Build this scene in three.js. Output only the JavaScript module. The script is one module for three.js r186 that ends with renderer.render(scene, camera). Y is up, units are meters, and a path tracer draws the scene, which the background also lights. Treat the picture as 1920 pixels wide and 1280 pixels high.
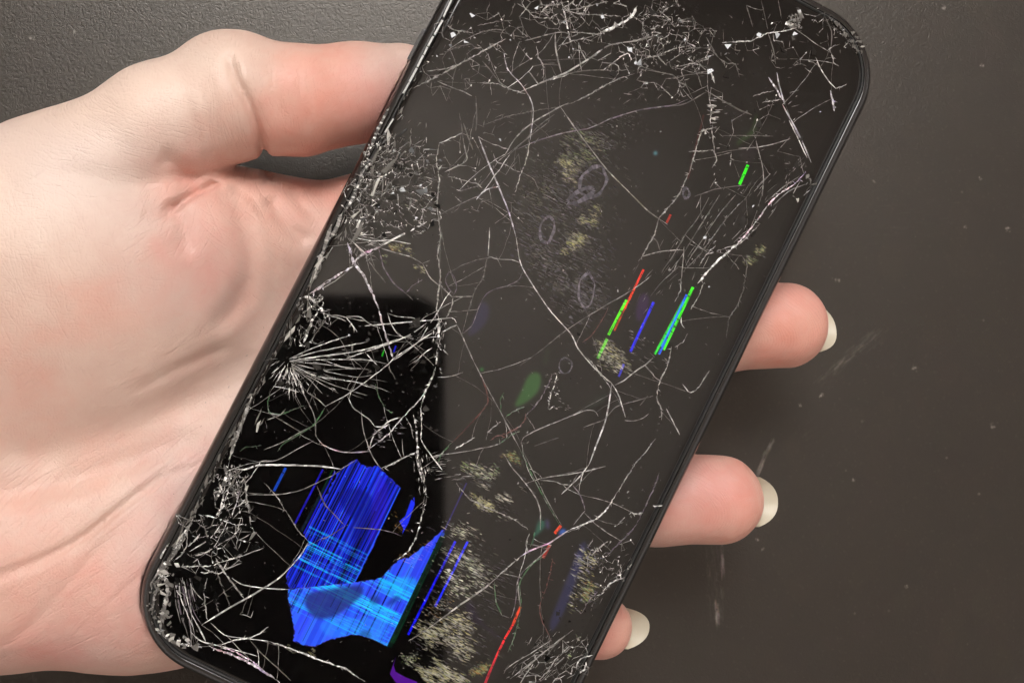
import * as THREE from 'three';
import { mergeGeometries } from 'three/addons/utils/BufferGeometryUtils.js';
import { RectAreaLightUniformsLib } from 'three/addons/lights/RectAreaLightUniformsLib.js';

// ---------------------------------------------------------------- camera, light, exposure
const mm = 0.001;
const PHONE_TOP = 38 * mm, PHONE_THICK = 7.7 * mm, PHONE_W = 70.9 * mm, PHONE_L = 143.6 * mm, CORNER = 12.4 * mm;
const FOCAL = 2300, FOOT = [736.3, 707.1], CAM_H = 196.4 * mm + PHONE_TOP;      // photograph pixels; metres above the table
const PHONE_AT = [20.35 * mm, -8.0 * mm], PHONE_TURN = -0.468;

const scene = new THREE.Scene();
const camera = new THREE.PerspectiveCamera(2 * Math.atan(640 / FOCAL) * 180 / Math.PI, 1.5, 0.01, 20);
camera.position.set(0, CAM_H, 0);
{
  const a = new THREE.Vector3(FOOT[0] - 960, 640 - FOOT[1], -FOCAL).normalize();
  const align = new THREE.Quaternion().setFromUnitVectors(a, new THREE.Vector3(0, 0, -1));
  camera.quaternion.setFromAxisAngle(new THREE.Vector3(1, 0, 0), -Math.PI / 2).multiply(align);
}
camera.updateMatrixWorld(true);
camera.focus = 0.2;

const renderer = new THREE.WebGLRenderer({ antialias: true });
renderer.toneMapping = THREE.LinearToneMapping;
renderer.toneMappingExposure = 1.17;
renderer.shadowMap.enabled = true;
RectAreaLightUniformsLib.init();
scene.background = new THREE.Color().setRGB(0.72, 0.645, 0.58);                // the rest of the dim room

const WINDOW = { w: 0.62, h: 1.05, at: [0.03, 1.34, -0.79], level: 30 };
const windowLight = new THREE.RectAreaLight(new THREE.Color().setRGB(1.0, 0.98, 0.95), WINDOW.level, WINDOW.w, WINDOW.h);
windowLight.name = 'window_daylight';
windowLight.position.set(WINDOW.at[0], WINDOW.at[1], WINDOW.at[2] + 0.012);
windowLight.lookAt(WINDOW.at[0], WINDOW.at[1], 5);
windowLight.rotateY(Math.PI);
scene.add(windowLight);

// ---------------------------------------------------------------- helpers
function rng(seed) {
  let a = seed >>> 0;
  return () => { a = (a + 0x6d2b79f5) | 0; let t = Math.imul(a ^ (a >>> 15), 1 | a); t = (t + Math.imul(t ^ (t >>> 7), 61 | t)) ^ t; return ((t ^ (t >>> 14)) >>> 0) / 4294967296; };
}
const lerp = (a, b, t) => a + (b - a) * t, clamp = (x, a, b) => Math.min(b, Math.max(a, x)), smooth = (a, b, x) => { const t = clamp((x - a) / (b - a), 0, 1); return t * t * (3 - 2 * t); };
const hash3 = (x, y, z) => { let h = Math.imul(x, 374761393) ^ Math.imul(y, 668265263) ^ Math.imul(z, 1440662683); h = Math.imul(h ^ (h >>> 13), 1274126177); return ((h ^ (h >>> 16)) >>> 0) / 4294967296; };
function noise3(x, y, z) {
  const xi = Math.floor(x), yi = Math.floor(y), zi = Math.floor(z), f = (t) => t * t * (3 - 2 * t), u = f(x - xi), v = f(y - yi), w = f(z - zi);
  const c = (i, j, k) => hash3(xi + i, yi + j, zi + k);
  return lerp(lerp(lerp(c(0, 0, 0), c(1, 0, 0), u), lerp(c(0, 1, 0), c(1, 1, 0), u), v), lerp(lerp(c(0, 0, 1), c(1, 0, 1), u), lerp(c(0, 1, 1), c(1, 1, 1), u), v), w);
}
const at = (px, py, h) => {                                                     // the point at height h (metres) on the line of sight of a photograph pixel
  const d = new THREE.Vector3(px - 960, 640 - py, -FOCAL).applyQuaternion(camera.quaternion), t = (h - CAM_H) / d.y;
  return new THREE.Vector3(d.x * t, h, d.z * t);
};
const ct = Math.cos(PHONE_TURN), st = Math.sin(PHONE_TURN);
const onPhone = (px, py) => {                                                   // the same on the phone's own axes (x to its right side, z to its foot)
  const p = at(px, py, PHONE_TOP), x = p.x - PHONE_AT[0], z = p.z - PHONE_AT[1];
  return [x * ct - z * st, x * st + z * ct];
};
const taken = {};
const numbered = (n) => { const k = taken[n] = (taken[n] ?? -1) + 1; return k ? n + '_' + String(k).padStart(3, '0') : n; };
function put(name, geometry, material, parent = scene) {
  const m = new THREE.Mesh(geometry, material);
  m.name = parent === scene ? numbered(name) : name; m.castShadow = m.receiveShadow = true; parent.add(m); return m;
}
function tag(o, label, category, group) { Object.assign(o.userData, { label, category }); if (group) o.userData.group = group; return o; }
function structure(o, label, category) { Object.assign(o.userData, { kind: 'structure', label, category }); return o; }
const rgb = (r, g, b) => new THREE.Color().setRGB(r, g, b);
const dataTexture = (size, f, color = false) => {                               // f(u, v) -> 0..1 or [r, g, b]; tiles
  const d = new Uint8Array(size * size * 4);
  for (let y = 0; y < size; y++) for (let x = 0; x < size; x++) {
    const v = f(x, y), o = (y * size + x) * 4;
    for (let c = 0; c < 3; c++) d[o + c] = clamp((Array.isArray(v) ? v[c] : v) * 255, 0, 255);
    d[o + 3] = 255;
  }
  const t = new THREE.DataTexture(d, size, size);
  t.wrapS = t.wrapT = THREE.RepeatWrapping; t.magFilter = THREE.LinearFilter; t.needsUpdate = true;
  if (color) t.colorSpace = THREE.SRGBColorSpace;
  return t;
};
const tileNoise = (x, y, n, cells, seed) => {                                   // value noise that repeats every n pixels
  const f = (t) => t * t * (3 - 2 * t), s = cells / n, gx = x * s, gy = y * s, xi = Math.floor(gx), yi = Math.floor(gy), u = f(gx - xi), v = f(gy - yi);
  const c = (i, j) => hash3((xi + i) % cells, (yi + j) % cells, seed);
  return lerp(lerp(c(0, 0), c(1, 0), u), lerp(c(0, 1), c(1, 1), u), v);
};

// ---------------------------------------------------------------- surroundings that the glossy surfaces mirror
const paint = new THREE.MeshStandardMaterial({ color: rgb(0.62, 0.55, 0.495), roughness: 0.95 });
{
  const g = new THREE.BoxGeometry(5, 0.05, 5); g.translate(0, 2.3, 0.6);
  structure(put('ceiling', g, paint), 'warm beige ceiling mirrored in the phone screen', 'ceiling');
  const [wx, wy, wz] = WINDOW.at, a = WINDOW.w / 2 + 0.05, b = WINDOW.h / 2 + 0.05, wall = [];
  const bx = (x0, x1, y0, y1) => { const q = new THREE.BoxGeometry(x1 - x0, y1 - y0, 0.12); q.translate((x0 + x1) / 2, (y0 + y1) / 2, wz - 0.075); wall.push(q); };
  bx(-2.5, wx - a, -0.7, 2.27); bx(wx + a, 2.5, -0.7, 2.27); bx(wx - a, wx + a, -0.7, wy - b); bx(wx - a, wx + a, wy + b, 2.27);
  structure(put('wall', mergeGeometries(wall), paint), 'beige wall around the window', 'wall');
  const win = new THREE.Group(); win.name = 'window'; win.position.set(wx, wy, wz); scene.add(win);
  tag(win, 'bright white framed window that lights the table', 'window');
  const fr = [];
  for (const s of [-1, 1]) {
    const v = new THREE.BoxGeometry(0.05, 2 * b, 0.06); v.translate(s * (a - 0.025), 0, -0.035); fr.push(v);
    const h = new THREE.BoxGeometry(2 * a - 0.1, 0.05, 0.06); h.translate(0, s * (b - 0.025), -0.035); fr.push(h);
  }
  put('window_frame', mergeGeometries(fr), new THREE.MeshStandardMaterial({ color: rgb(0.8, 0.8, 0.8), roughness: 0.5 }), win);
  const pane = new THREE.BoxGeometry(WINDOW.w, WINDOW.h, 0.006);
  put('window_pane', pane, new THREE.MeshStandardMaterial({ color: rgb(0.5, 0.5, 0.5), emissive: rgb(1, 1, 1), emissiveIntensity: 1, roughness: 0.9 }), win);
}
// the photographer's own phone, just behind the lens: the dark rounded oblong in the screen's reflection
{
  const c = onPhone(829, 556), f = onPhone(...FOOT), x = c[0] - f[0], z = c[1] - f[1];
  const cornerX = 2 * (x * ct + z * st), cornerZ = 2 * (-x * st + z * ct), w = 0.11, l = 0.17, r = 0.011;
  const s = new THREE.Shape();
  s.moveTo(-w / 2 + r, -l / 2); s.lineTo(w / 2 - r, -l / 2); s.absarc(w / 2 - r, -l / 2 + r, r, -Math.PI / 2, 0); s.lineTo(w / 2, l / 2 - r); s.absarc(w / 2 - r, l / 2 - r, r, 0, Math.PI / 2);
  s.lineTo(-w / 2 + r, l / 2); s.absarc(-w / 2 + r, l / 2 - r, r, Math.PI / 2, Math.PI); s.lineTo(-w / 2, -l / 2 + r); s.absarc(-w / 2 + r, -l / 2 + r, r, Math.PI, Math.PI * 1.5);
  const g = new THREE.ExtrudeGeometry(s, { depth: 0.007, bevelEnabled: true, bevelSize: 0.001, bevelThickness: 0.001, bevelSegments: 3, curveSegments: 10 });
  g.rotateX(-Math.PI / 2);
  const o = put('photographer_phone', g, new THREE.MeshStandardMaterial({ color: rgb(0.012, 0.011, 0.011), roughness: 0.6 }));
  o.position.set(cornerX - w / 2, CAM_H + 0.004, cornerZ + l / 2);
  tag(o, 'black phone held over the table, seen as dark oblong mirrored in screen', 'phone');
}

// ---------------------------------------------------------------- table
{
  const W = 0.4, H = 0.27, X0 = -0.17, Z0 = -0.125, cw = 2048, ch = 1382;
  const cv = document.createElement('canvas'); cv.width = cw; cv.height = ch;
  const g = cv.getContext('2d'), R = rng(5), q = (px, py) => { const p = at(px, py, 0); return [(p.x - X0) / W * cw, (p.z - Z0) / H * ch]; };
  const base = [25, 21, 18];
  g.fillStyle = `rgb(${base})`; g.fillRect(0, 0, cw, ch);
  for (let i = 0; i < 9000; i++) {                                              // faint mottling of the laminate
    const x = R() * cw, y = R() * ch, r = 2 + R() * 18, k = R();
    g.fillStyle = k < 0.5 ? `rgba(40,33,27,${0.05 + R() * 0.1})` : `rgba(17,15,14,${0.05 + R() * 0.1})`;
    g.beginPath(); g.ellipse(x, y, r, r * (0.3 + R()), R() * 3, 0, 7); g.fill();
  }
  for (let i = 0; i < 60000; i++) { g.fillStyle = `rgba(${R() < 0.5 ? '66,60,55' : '16,15,14'},${0.1 + R() * 0.25})`; g.fillRect(R() * cw, R() * ch, 1 + R() * 1.4, 1 + R() * 1.4); }
  const scratch = (pts, n, wide, alpha) => {                                    // a scuff: many short pale hairs along a line
    const c = pts.map((p) => q(...p));
    for (let i = 0; i < n; i++) {
      const t = R() * (c.length - 1), k = Math.min(c.length - 2, Math.floor(t)), u = t - k, x = lerp(c[k][0], c[k + 1][0], u) + (R() - 0.5) * wide, y = lerp(c[k][1], c[k + 1][1], u) + (R() - 0.5) * wide;
      const dx = c[k + 1][0] - c[k][0], dy = c[k + 1][1] - c[k][1], L = Math.hypot(dx, dy), e = (2 + R() * 12) / L;
      g.strokeStyle = `rgba(${120 + R() * 50},${115 + R() * 45},${112 + R() * 45},${alpha * 0.7 * (0.3 + R() * 0.7)})`; g.lineWidth = 0.4 + R() * 0.8;
      g.beginPath(); g.moveTo(x, y); g.lineTo(x + dx * e, y + dy * e); g.stroke();
    }
  };
  scratch([[1650, 618], [1600, 660], [1545, 712]], 150, 9, 0.3);
  scratch([[1665, 615], [1630, 650]], 40, 22, 0.16);
  scratch([[1452, 820], [1436, 852], [1422, 886]], 90, 4, 0.45);
  scratch([[1338, 1015], [1340, 1080], [1346, 1150]], 130, 16, 0.26);
  scratch([[1354, 1022], [1356, 1072]], 60, 3, 0.4);
  scratch([[1343, 1120], [1346, 1162]], 60, 4, 0.5);
  scratch([[1535, 800], [1500, 830]], 20, 20, 0.14);
  scratch([[1560, 430], [1760, 410]], 60, 40, 0.12);
  for (const [x, y, r] of [[1571, 524, 3], [1716, 691, 3.4], [1891, 430, 3], [1862, 797, 4], [1839, 335, 2], [1811, 426, 2], [1770, 15, 3], [1842, 122, 2.4], [1640, 340, 2], [1420, 1010, 2], [1500, 760, 2], [1600, 900, 2], [1700, 1100, 2], [1430, 1030, 2], [60, 470 - 400, 3], [140, 60, 2], [1540, 740, 3]]) {
    const [cx, cy] = q(x, y);
    for (let i = 0; i < 9; i++) { g.fillStyle = `rgba(170,165,160,${0.12 + R() * 0.45})`; g.beginPath(); g.ellipse(cx + (R() - 0.5) * r * 1.6, cy + (R() - 0.5) * r * 1.6, r * 0.35 * R() + 0.5, r * 0.3, R() * 3, 0, 7); g.fill(); }
  }
  for (let i = 0; i < 260; i++) { g.fillStyle = `rgba(165,160,155,${0.1 + R() * 0.35})`; g.beginPath(); g.arc(R() * cw, R() * ch, 0.6 + R() * 1.1, 0, 7); g.fill(); }
  const map = new THREE.CanvasTexture(cv); map.colorSpace = THREE.SRGBColorSpace;
  const N = 1024, bump = dataTexture(N, (x, y) => {                             // embossed grain: warped ridges of about half a millimetre
    const wx = x + 14 * (tileNoise(x, y, N, 64, 3) - 0.5), wy = y + 14 * (tileNoise(x, y, N, 64, 4) - 0.5), a = tileNoise((wx + N) % N, (wy + N) % N, N, 128, 1), b = tileNoise((wx + N) % N, (wy + N) % N, N, 256, 2), c = tileNoise(x, y, N, 512, 6);
    return 0.5 * (1 - Math.abs(2 * a - 1)) + 0.33 * (1 - Math.abs(2 * b - 1)) + 0.17 * c;
  });
  bump.repeat.set(W / 0.056, H / 0.056);
  const geo = new THREE.PlaneGeometry(2.4, 1.6); geo.rotateX(-Math.PI / 2); geo.translate(0.1, 0, 0.2);
  const p = geo.attributes.position, uv = geo.attributes.uv;
  for (let i = 0; i < p.count; i++) uv.setXY(i, (p.getX(i) - X0) / W, 1 - (p.getZ(i) - Z0) / H);
  map.wrapS = map.wrapT = THREE.MirroredRepeatWrapping;
  const mat = new THREE.MeshPhysicalMaterial({ map, bumpMap: bump, bumpScale: 0.000045, roughness: 0.4, ior: 1.62, specularColor: rgb(1, 0.94, 0.87) });
  const t = put('table_top', geo, mat); structure(t, 'dark brown table top with fine embossed grain and scuffs', 'table top');
  const slab = new THREE.BoxGeometry(2.4, 0.03, 1.6); slab.translate(0.1, -0.0155, 0.2);
  put('table_board', slab, new THREE.MeshStandardMaterial({ color: rgb(0.015, 0.013, 0.012), roughness: 0.6 }), t);
}

// ---------------------------------------------------------------- hand: a field of tapered bones, meshed as one skin
const hand = new THREE.Group(); hand.name = 'hand'; scene.add(hand);
tag(hand, 'bare open left hand lying palm up, thumb and fingers holding the phone', 'hand');
{
  const J = (px, py, h, r) => { const p = at(px, py, h * mm); return [p.x * 1000, h, p.z * 1000, r]; };   // millimetres
  const chain = (...js) => { const o = []; for (let i = 0; i + 1 < js.length; i++) o.push([...J(...js[i]), ...J(...js[i + 1])]); return o; };
  const wrist = (y, h) => [-560, y, h, 19];
  const palm = [
    ...chain([-1500, 900, 20, 24], [-560, 850, 18, 21]), ...chain([-1500, 980, 20, 24], [-560, 950, 17, 20]),
    ...chain(wrist(780, 18), [250, 560, 16, 15], [500, 480, 16, 11.4], [720, 444, 16.5, 10.3]),
    ...chain(wrist(850, 16), [200, 700, 14, 15.5], [740, 640, 15, 11]),
    ...chain(wrist(920, 15), [200, 860, 13, 15.5], [690, 830, 15, 11]),
    ...chain(wrist(1000, 15), [0, 1020, 15, 16], [330, 1030, 15, 14.5], [600, 1010, 15, 10.5]),
    ...chain([-300, 1008, 19, 18], [0, 1050, 20, 15.5], [250, 1074, 19, 14], [380, 1074, 16, 12.5]),
    ...chain([120, 960, 17, 15], [360, 900, 16, 14]),
  ];
  const fingers = [
    chain([720, 440, 16.5, 10.3], [1050, 410, 18, 8.8], [1260, 400, 20, 7.8], [1390, 400, 21, 7.2]),
    chain([740, 640, 15, 11], [1080, 622, 19, 9], [1330, 612, 21.5, 8.1], [1472, 610, 23.5, 7.45]),
    chain([690, 830, 15, 11], [1000, 900, 18.5, 9], [1230, 934, 21.5, 8.1], [1348, 938, 23.5, 7.6]),
    chain([600, 1010, 15, 10.5], [850, 1118, 17, 8], [1020, 1164, 20, 6.8], [1126, 1174, 22.5, 5.7]),
  ];
  const thenar = [
    ...chain([-560, 760, 20, 19], [-230, 560, 23, 22], [60, 440, 26, 16.5], [130, 372, 28, 13]),
    ...chain([-100, 640, 21, 19], [160, 520, 24, 15.5], [280, 470, 24, 12]),
  ];
  const ball = chain([340, 520, 21, 10], [392, 456, 23.5, 8.6], [470, 446, 20, 8]);
  const thumb = [
    ...chain([130, 368, 28, 12.6], [300, 242, 30.5, 10.0], [442, 182, 31.5, 9.6]),
    ...chain([452, 184, 31.5, 9.6], [560, 187, 30.5, 8.6], [660, 174, 28.5, 7.7], [750, 158, 26.5, 6.8]),
  ];
  const knuckle = chain([418, 150, 29, 7.2], [448, 152, 29, 7.0]);
  const root = thenar.slice(2, 3).map((b) => [...b]);
  const cone = (b, x, y, z) => {
    const ax = b[4] - b[0], ay = b[5] - b[1], az = b[6] - b[2], px = x - b[0], py = y - b[1], pz = z - b[2], t = clamp((px * ax + py * ay + pz * az) / (ax * ax + ay * ay + az * az), 0, 1);
    return Math.hypot(px - ax * t, py - ay * t, pz - az * t) - (b[3] + (b[7] - b[3]) * t);
  };
  const smin = (a, b, k) => { const h = Math.max(k - Math.abs(a - b), 0) / k; return Math.min(a, b) - h * h * k * 0.25; };
  const all = (list, x, y, z, k, far = 40) => {                                  // bones farther than what could still matter are skipped
    let d = far;
    for (const b of list) {
      if (b.length < 9) b.push((b[0] + b[4]) / 2, (b[1] + b[5]) / 2, (b[2] + b[6]) / 2, Math.hypot(b[4] - b[0], b[5] - b[1], b[6] - b[2]) / 2 + Math.max(b[3], b[7]));
      const m = d + k + b[11], X = x - b[8], Y = y - b[9], Z = z - b[10];
      if (X * X + Y * Y + Z * Z < m * m) d = smin(d, cone(b, x, y, z), k);
    }
    return d;
  };
  const body = (x, y, z) => {
    let d = all(palm, x, y, z, 9);
    d = smin(d, all(ball, x, y, z, 6), 8);
    let f = 40; for (const c of fingers) f = smin(f, all(c, x, y, z, 2.5), 1.2);
    d = smin(d, f, 5);
    let t = all(thenar, x, y, z, 10);
    d = smin(d, t, 15);
    let th = smin(all(thumb, x, y, z, 3), all(knuckle, x, y, z, 3), 4);
    th = smin(th, all(root, x, y, z, 1), 7);
    return smin(d, th, 1.3);
  };
  const phone = (x, y, z) => {                                                  // the phone's own volume, pressed into the skin
    const wx = x - PHONE_AT[0] * 1000, wz = z - PHONE_AT[1] * 1000, lx = Math.abs(wx * ct - wz * st), lz = Math.abs(wx * st + wz * ct), r = CORNER * 1000;
    const dx = lx - (PHONE_W * 500 - r), dz = lz - (PHONE_L * 500 - r), flat = Math.hypot(Math.max(dx, 0), Math.max(dz, 0)) + Math.min(Math.max(dx, dz), 0) - r;
    const dy = Math.abs(y - (PHONE_TOP * 1000 - 3.85)) - 3.85, a = flat + 2.6, b = dy + 2.6;
    return Math.hypot(Math.max(a, 0), Math.max(b, 0)) + Math.min(Math.max(a, b), 0) - 2.6 - 0.25;
  };
  // skin folds: grooves along lines (photograph pixels, height mm, depth mm, half width mm, lowest y)
  const folds = [
    [[[430, 90], [438, 130], [448, 160], [465, 192], [478, 228], [484, 262], [484, 300], [482, 330]], 38, 1.25, 0.75],
    [[[452, 150], [474, 190], [488, 230], [494, 280]], 38, 0.35, 1.2],
    [[[424, 96], [424, 140], [434, 175]], 40, 0.25, 0.9],
    [[[420, 338], [392, 350], [370, 364], [350, 380], [332, 394], [312, 404]], 33, 1.6, 0.8],
    [[[372, 354], [350, 332], [326, 308], [300, 296]], 36, 0.8, 1.6],
    [[[326, 384], [338, 404], [350, 428], [355, 455], [350, 490]], 34, 0.7, 1.6],
    [[[322, 402], [296, 404], [270, 396]], 38, 0.35, 1.6],
    [[[398, 350], [436, 384], [462, 430], [470, 490], [455, 550], [420, 596], [360, 632]], 31, 0.55, 1.7],
    [[[430, 352], [470, 372], [500, 410]], 30, 0.35, 0.9],
    [[[505, 362], [520, 400], [552, 436], [590, 462]], 27, 0.7, 1.3],
    [[[545, 350], [560, 380], [600, 420]], 26, 0.3, 1.0],
    [[[520, 640], [450, 690], [375, 740], [292, 790], [208, 826], [90, 860], [-40, 880]], 30, 1.3, 4.2],
    [[[400, 812], [320, 838], [200, 884], [80, 915], [-40, 930]], 30, 0.9, 2.2],
    [[[388, 868], [320, 888], [255, 930], [180, 990], [110, 1035], [20, 1072], [-40, 1090]], 32, 0.45, 0.8],
    [[[345, 850], [280, 905], [190, 985], [130, 1060]], 32, 0.22, 0.7],
    [[[300, 900], [230, 985], [160, 1060], [70, 1160], [0, 1215]], 33, 0.3, 1.0],
    [[[240, 940], [150, 1010], [60, 1050], [-40, 1075]], 33, 0.3, 0.6],
    [[[282, 1060], [240, 1100], [215, 1130]], 33, 0.18, 0.6],
    [[[440, 640], [330, 690], [240, 740]], 33, 0.25, 0.9],
    [[[505, 120], [516, 170], [528, 228]], 39, 0.16, 0.6], [[[555, 130], [566, 190], [580, 245]], 39, 0.16, 0.6], [[[592, 140], [598, 190]], 39, 0.1, 0.6],
    [[[372, 150], [390, 220], [396, 300]], 40, 0.22, 0.8], [[[390, 140], [404, 200], [410, 290]], 40, 0.15, 0.7], [[[345, 170], [366, 240], [370, 310]], 40, 0.15, 0.8],
    [[[60, 335], [170, 330], [250, 345], [300, 350]], 41, 0.3, 1.6],
  ].map(([pts, h, depth, half]) => {
    const c = new THREE.CatmullRomCurve3(pts.map(([x, y]) => at(x, y, h * mm))).getPoints(pts.length * 4).map((p) => [p.x * 1000, p.z * 1000]);
    const xs = c.map((p) => p[0]), zs = c.map((p) => p[1]), m = half * 2.6;
    return { c, depth, half, box: [Math.min(...xs) - m, Math.max(...xs) + m, Math.min(...zs) - m, Math.max(...zs) + m], low: h - 17 };
  });
  const detail = (x, y, z) => {
    let d = 0;
    for (const f of folds) {
      if (x < f.box[0] || x > f.box[1] || z < f.box[2] || z > f.box[3] || y < f.low) continue;
      let best = 1e9, where = 0;
      for (let i = 0; i + 1 < f.c.length; i++) {
        const [ax, az] = f.c[i], bx = f.c[i + 1][0] - ax, bz = f.c[i + 1][1] - az, t = clamp(((x - ax) * bx + (z - az) * bz) / (bx * bx + bz * bz), 0, 1), q = (x - ax - bx * t) ** 2 + (z - az - bz * t) ** 2;
        if (q < best) { best = q; where = (i + t) / (f.c.length - 1); }
      }
      d += f.depth * Math.exp(-best / (f.half * f.half)) * smooth(0, 0.2, where) * smooth(0, 0.2, 1 - where);
    }
    d += 0.9 * (noise3(x * 0.05 + 9, y * 0.05, z * 0.05) - 0.5) + 0.28 * (noise3(x * 0.16, y * 0.16 + 5, z * 0.16) - 0.5) + 0.1 * (noise3(x * 0.45, y * 0.45, z * 0.45 + 3) - 0.5);
    return d;
  };
  const field = (x, y, z) => { let b = body(x, y, z); if (b < 3 && b > -3.5) b += detail(x, y, z); return Math.max(b, -phone(x, y, z), 0.05 - y); };
  // surface nets on a sparse grid
  const cell = 0.72, lo = [J(-1560, 0, 20, 0)[0] - 34, -1.2, J(0, 40, 20, 0)[2] - 6], n = [0, 0, 0], hi = [J(1600, 0, 24, 0)[0] + 2, 48, J(0, 1300, 20, 0)[2] + 8];
  for (let c = 0; c < 3; c++) n[c] = Math.ceil((hi[c] - lo[c]) / cell / 8) * 8;
  const NX = n[0] + 1, NY = n[1] + 1, NZ = n[2] + 1, F = new Float32Array(NX * NY * NZ).fill(9), id = (i, j, k) => (k * NY + j) * NX + i;
  for (let K = 0; K < n[2]; K += 8) for (let Jb = 0; Jb < n[1]; Jb += 8) for (let I = 0; I < n[0]; I += 8) {
    const cx = lo[0] + (I + 4) * cell, cy = lo[1] + (Jb + 4) * cell, cz = lo[2] + (K + 4) * cell, d = Math.max(body(cx, cy, cz), -phone(cx, cy, cz), 0.05 - cy);
    const far = Math.abs(d) > 8 * cell * 0.87 + 2.6;
    for (let k = K; k <= K + 8; k++) for (let j = Jb; j <= Jb + 8; j++) for (let i = I; i <= I + 8; i++) { const o = id(i, j, k); if (far) { if (F[o] === 9) F[o] = d < 0 ? -8 : 8; } else F[o] = field(lo[0] + i * cell, lo[1] + j * cell, lo[2] + k * cell); }
  }
  const V = [], vid = new Int32Array(NX * NY * NZ).fill(-1), index = [];
  const corner = []; for (let c = 0; c < 8; c++) corner.push([c & 1, (c >> 1) & 1, c >> 2]);
  const edges = []; for (let a = 0; a < 8; a++) for (let b = a + 1; b < 8; b++) if ([1, 2, 4].includes(a ^ b)) edges.push([a, b]);
  const val = new Float32Array(8);
  for (let k = 0; k < n[2]; k++) for (let j = 0; j < n[1]; j++) for (let i = 0; i < n[0]; i++) {
    let s = 0; for (let c = 0; c < 8; c++) { val[c] = F[id(i + corner[c][0], j + corner[c][1], k + corner[c][2])]; if (val[c] < 0) s++; }
    if (s === 0 || s === 8) continue;
    let x = 0, y = 0, z = 0, m = 0;
    for (const [a, b] of edges) if ((val[a] < 0) !== (val[b] < 0)) { const t = val[a] / (val[a] - val[b]); x += lerp(corner[a][0], corner[b][0], t); y += lerp(corner[a][1], corner[b][1], t); z += lerp(corner[a][2], corner[b][2], t); m++; }
    vid[id(i, j, k)] = V.length / 3; V.push(lo[0] + (i + x / m) * cell, lo[1] + (j + y / m) * cell, lo[2] + (k + z / m) * cell);
  }
  const quad = (a, b, c, d, flip) => flip ? index.push(a, c, b, b, c, d) : index.push(a, b, c, b, d, c);
  for (let k = 1; k < n[2]; k++) for (let j = 1; j < n[1]; j++) for (let i = 1; i < n[0]; i++) {
    const s = F[id(i, j, k)] < 0;
    if (s !== F[id(i + 1, j, k)] < 0) quad(vid[id(i, j - 1, k - 1)], vid[id(i, j, k - 1)], vid[id(i, j - 1, k)], vid[id(i, j, k)], !s);
    if (s !== F[id(i, j + 1, k)] < 0) quad(vid[id(i - 1, j, k - 1)], vid[id(i - 1, j, k)], vid[id(i, j, k - 1)], vid[id(i, j, k)], !s);
    if (s !== F[id(i, j, k + 1)] < 0) quad(vid[id(i - 1, j - 1, k)], vid[id(i, j - 1, k)], vid[id(i - 1, j, k)], vid[id(i, j, k)], !s);
  }
  const U0 = J(-60, 0, 36, 0)[0] - 2, U1 = J(1600, 0, 24, 0)[0], V0 = J(0, 60, 30, 0)[2] - 24, V1 = J(0, 1290, 30, 0)[2] + 4;
  const cnt = V.length / 3, N = new Float32Array(cnt * 3), col = new Float32Array(cnt * 3), uv = new Float32Array(cnt * 2);
  const spots = [                                                               // flushed and pale skin, upper-left pale ones also paint in the window highlight: pixel, height, radius mm, strength (red > 0, pale < 0)
    [600, 190, 36, 14, 0.75], [690, 180, 34, 9, 0.3], [500, 220, 38, 9, 0.4], [350, 300, 38, 8, 0.55], [375, 470, 32, 9, 0.55], [420, 560, 30, 10, 0.35], [590, 380, 28, 8, 0.35], [1480, 610, 28, 13, 1.15], [1350, 938, 28, 12, 1.05], [1130, 1175, 26, 9, 0.9],
    [60, 1180, 34, 13, 0.5], [280, 1170, 33, 10, 0.4], [160, 1000, 34, 12, 0.25], [150, 240, 41, 17, -0.95], [330, 150, 41, 12, -0.7], [450, 100, 38, 8, -0.5], [30, 300, 42, 14, -0.6], [60, 420, 42, 14, -0.25], [120, 640, 38, 12, 0.2], [330, 700, 34, 13, -0.25], [220, 880, 33, 12, -0.2],
    [310, 330, 40, 8, 0.4], [720, 110, 36, 6, -0.35],
  ].map(([x, y, h, r, s]) => { const p = at(x, y, h * mm); return [p.x * 1000, p.z * 1000, r, s]; });
  for (let v = 0; v < cnt; v++) {
    let [x, y, z] = [V[v * 3], V[v * 3 + 1], V[v * 3 + 2]];
    const e = 0.22, grad = () => { const g = [field(x + e, y, z) - field(x - e, y, z), field(x, y + e, z) - field(x, y - e, z), field(x, y, z + e) - field(x, y, z - e)], L = Math.hypot(...g) || 1; return g.map((q) => q / L); };
    let g = grad(); const d = clamp(field(x, y, z), -0.3, 0.3); x -= g[0] * d; y -= g[1] * d; z -= g[2] * d;
    N.set(g, v * 3); V[v * 3] = x; V[v * 3 + 1] = y; V[v * 3 + 2] = z;
    uv[v * 2] = (x - U0) / (U1 - U0); uv[v * 2 + 1] = (z - y * 0.5 - V0) / (V1 - V0);
    let red = 0; for (const [sx, sz, r, s] of spots) red += s * Math.exp(-((x - sx) ** 2 + (z - sz) ** 2) / (r * r));
    const m1 = noise3(x * 0.09, y * 0.09, z * 0.09) - 0.5, m2 = noise3(x * 0.3, y * 0.3, z * 0.3) - 0.5, m3 = noise3(x * 1.1, y * 1.1, z * 1.1) - 0.5;
    red = red * 0.95 + 0.12 + m1 * 0.6 + m2 * 0.45 + m3 * 0.3;
    const blue = Math.max(0, noise3(x * 0.06 + 40, y * 0.06, z * 0.06) - 0.55) * 0.5;   // veins under the pale skin
    const k = 1 + (noise3(x * 0.2 + 7, y * 0.2, z * 0.2) - 0.5) * 0.07, rr = clamp(red, -0.8, 1.5);
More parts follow.
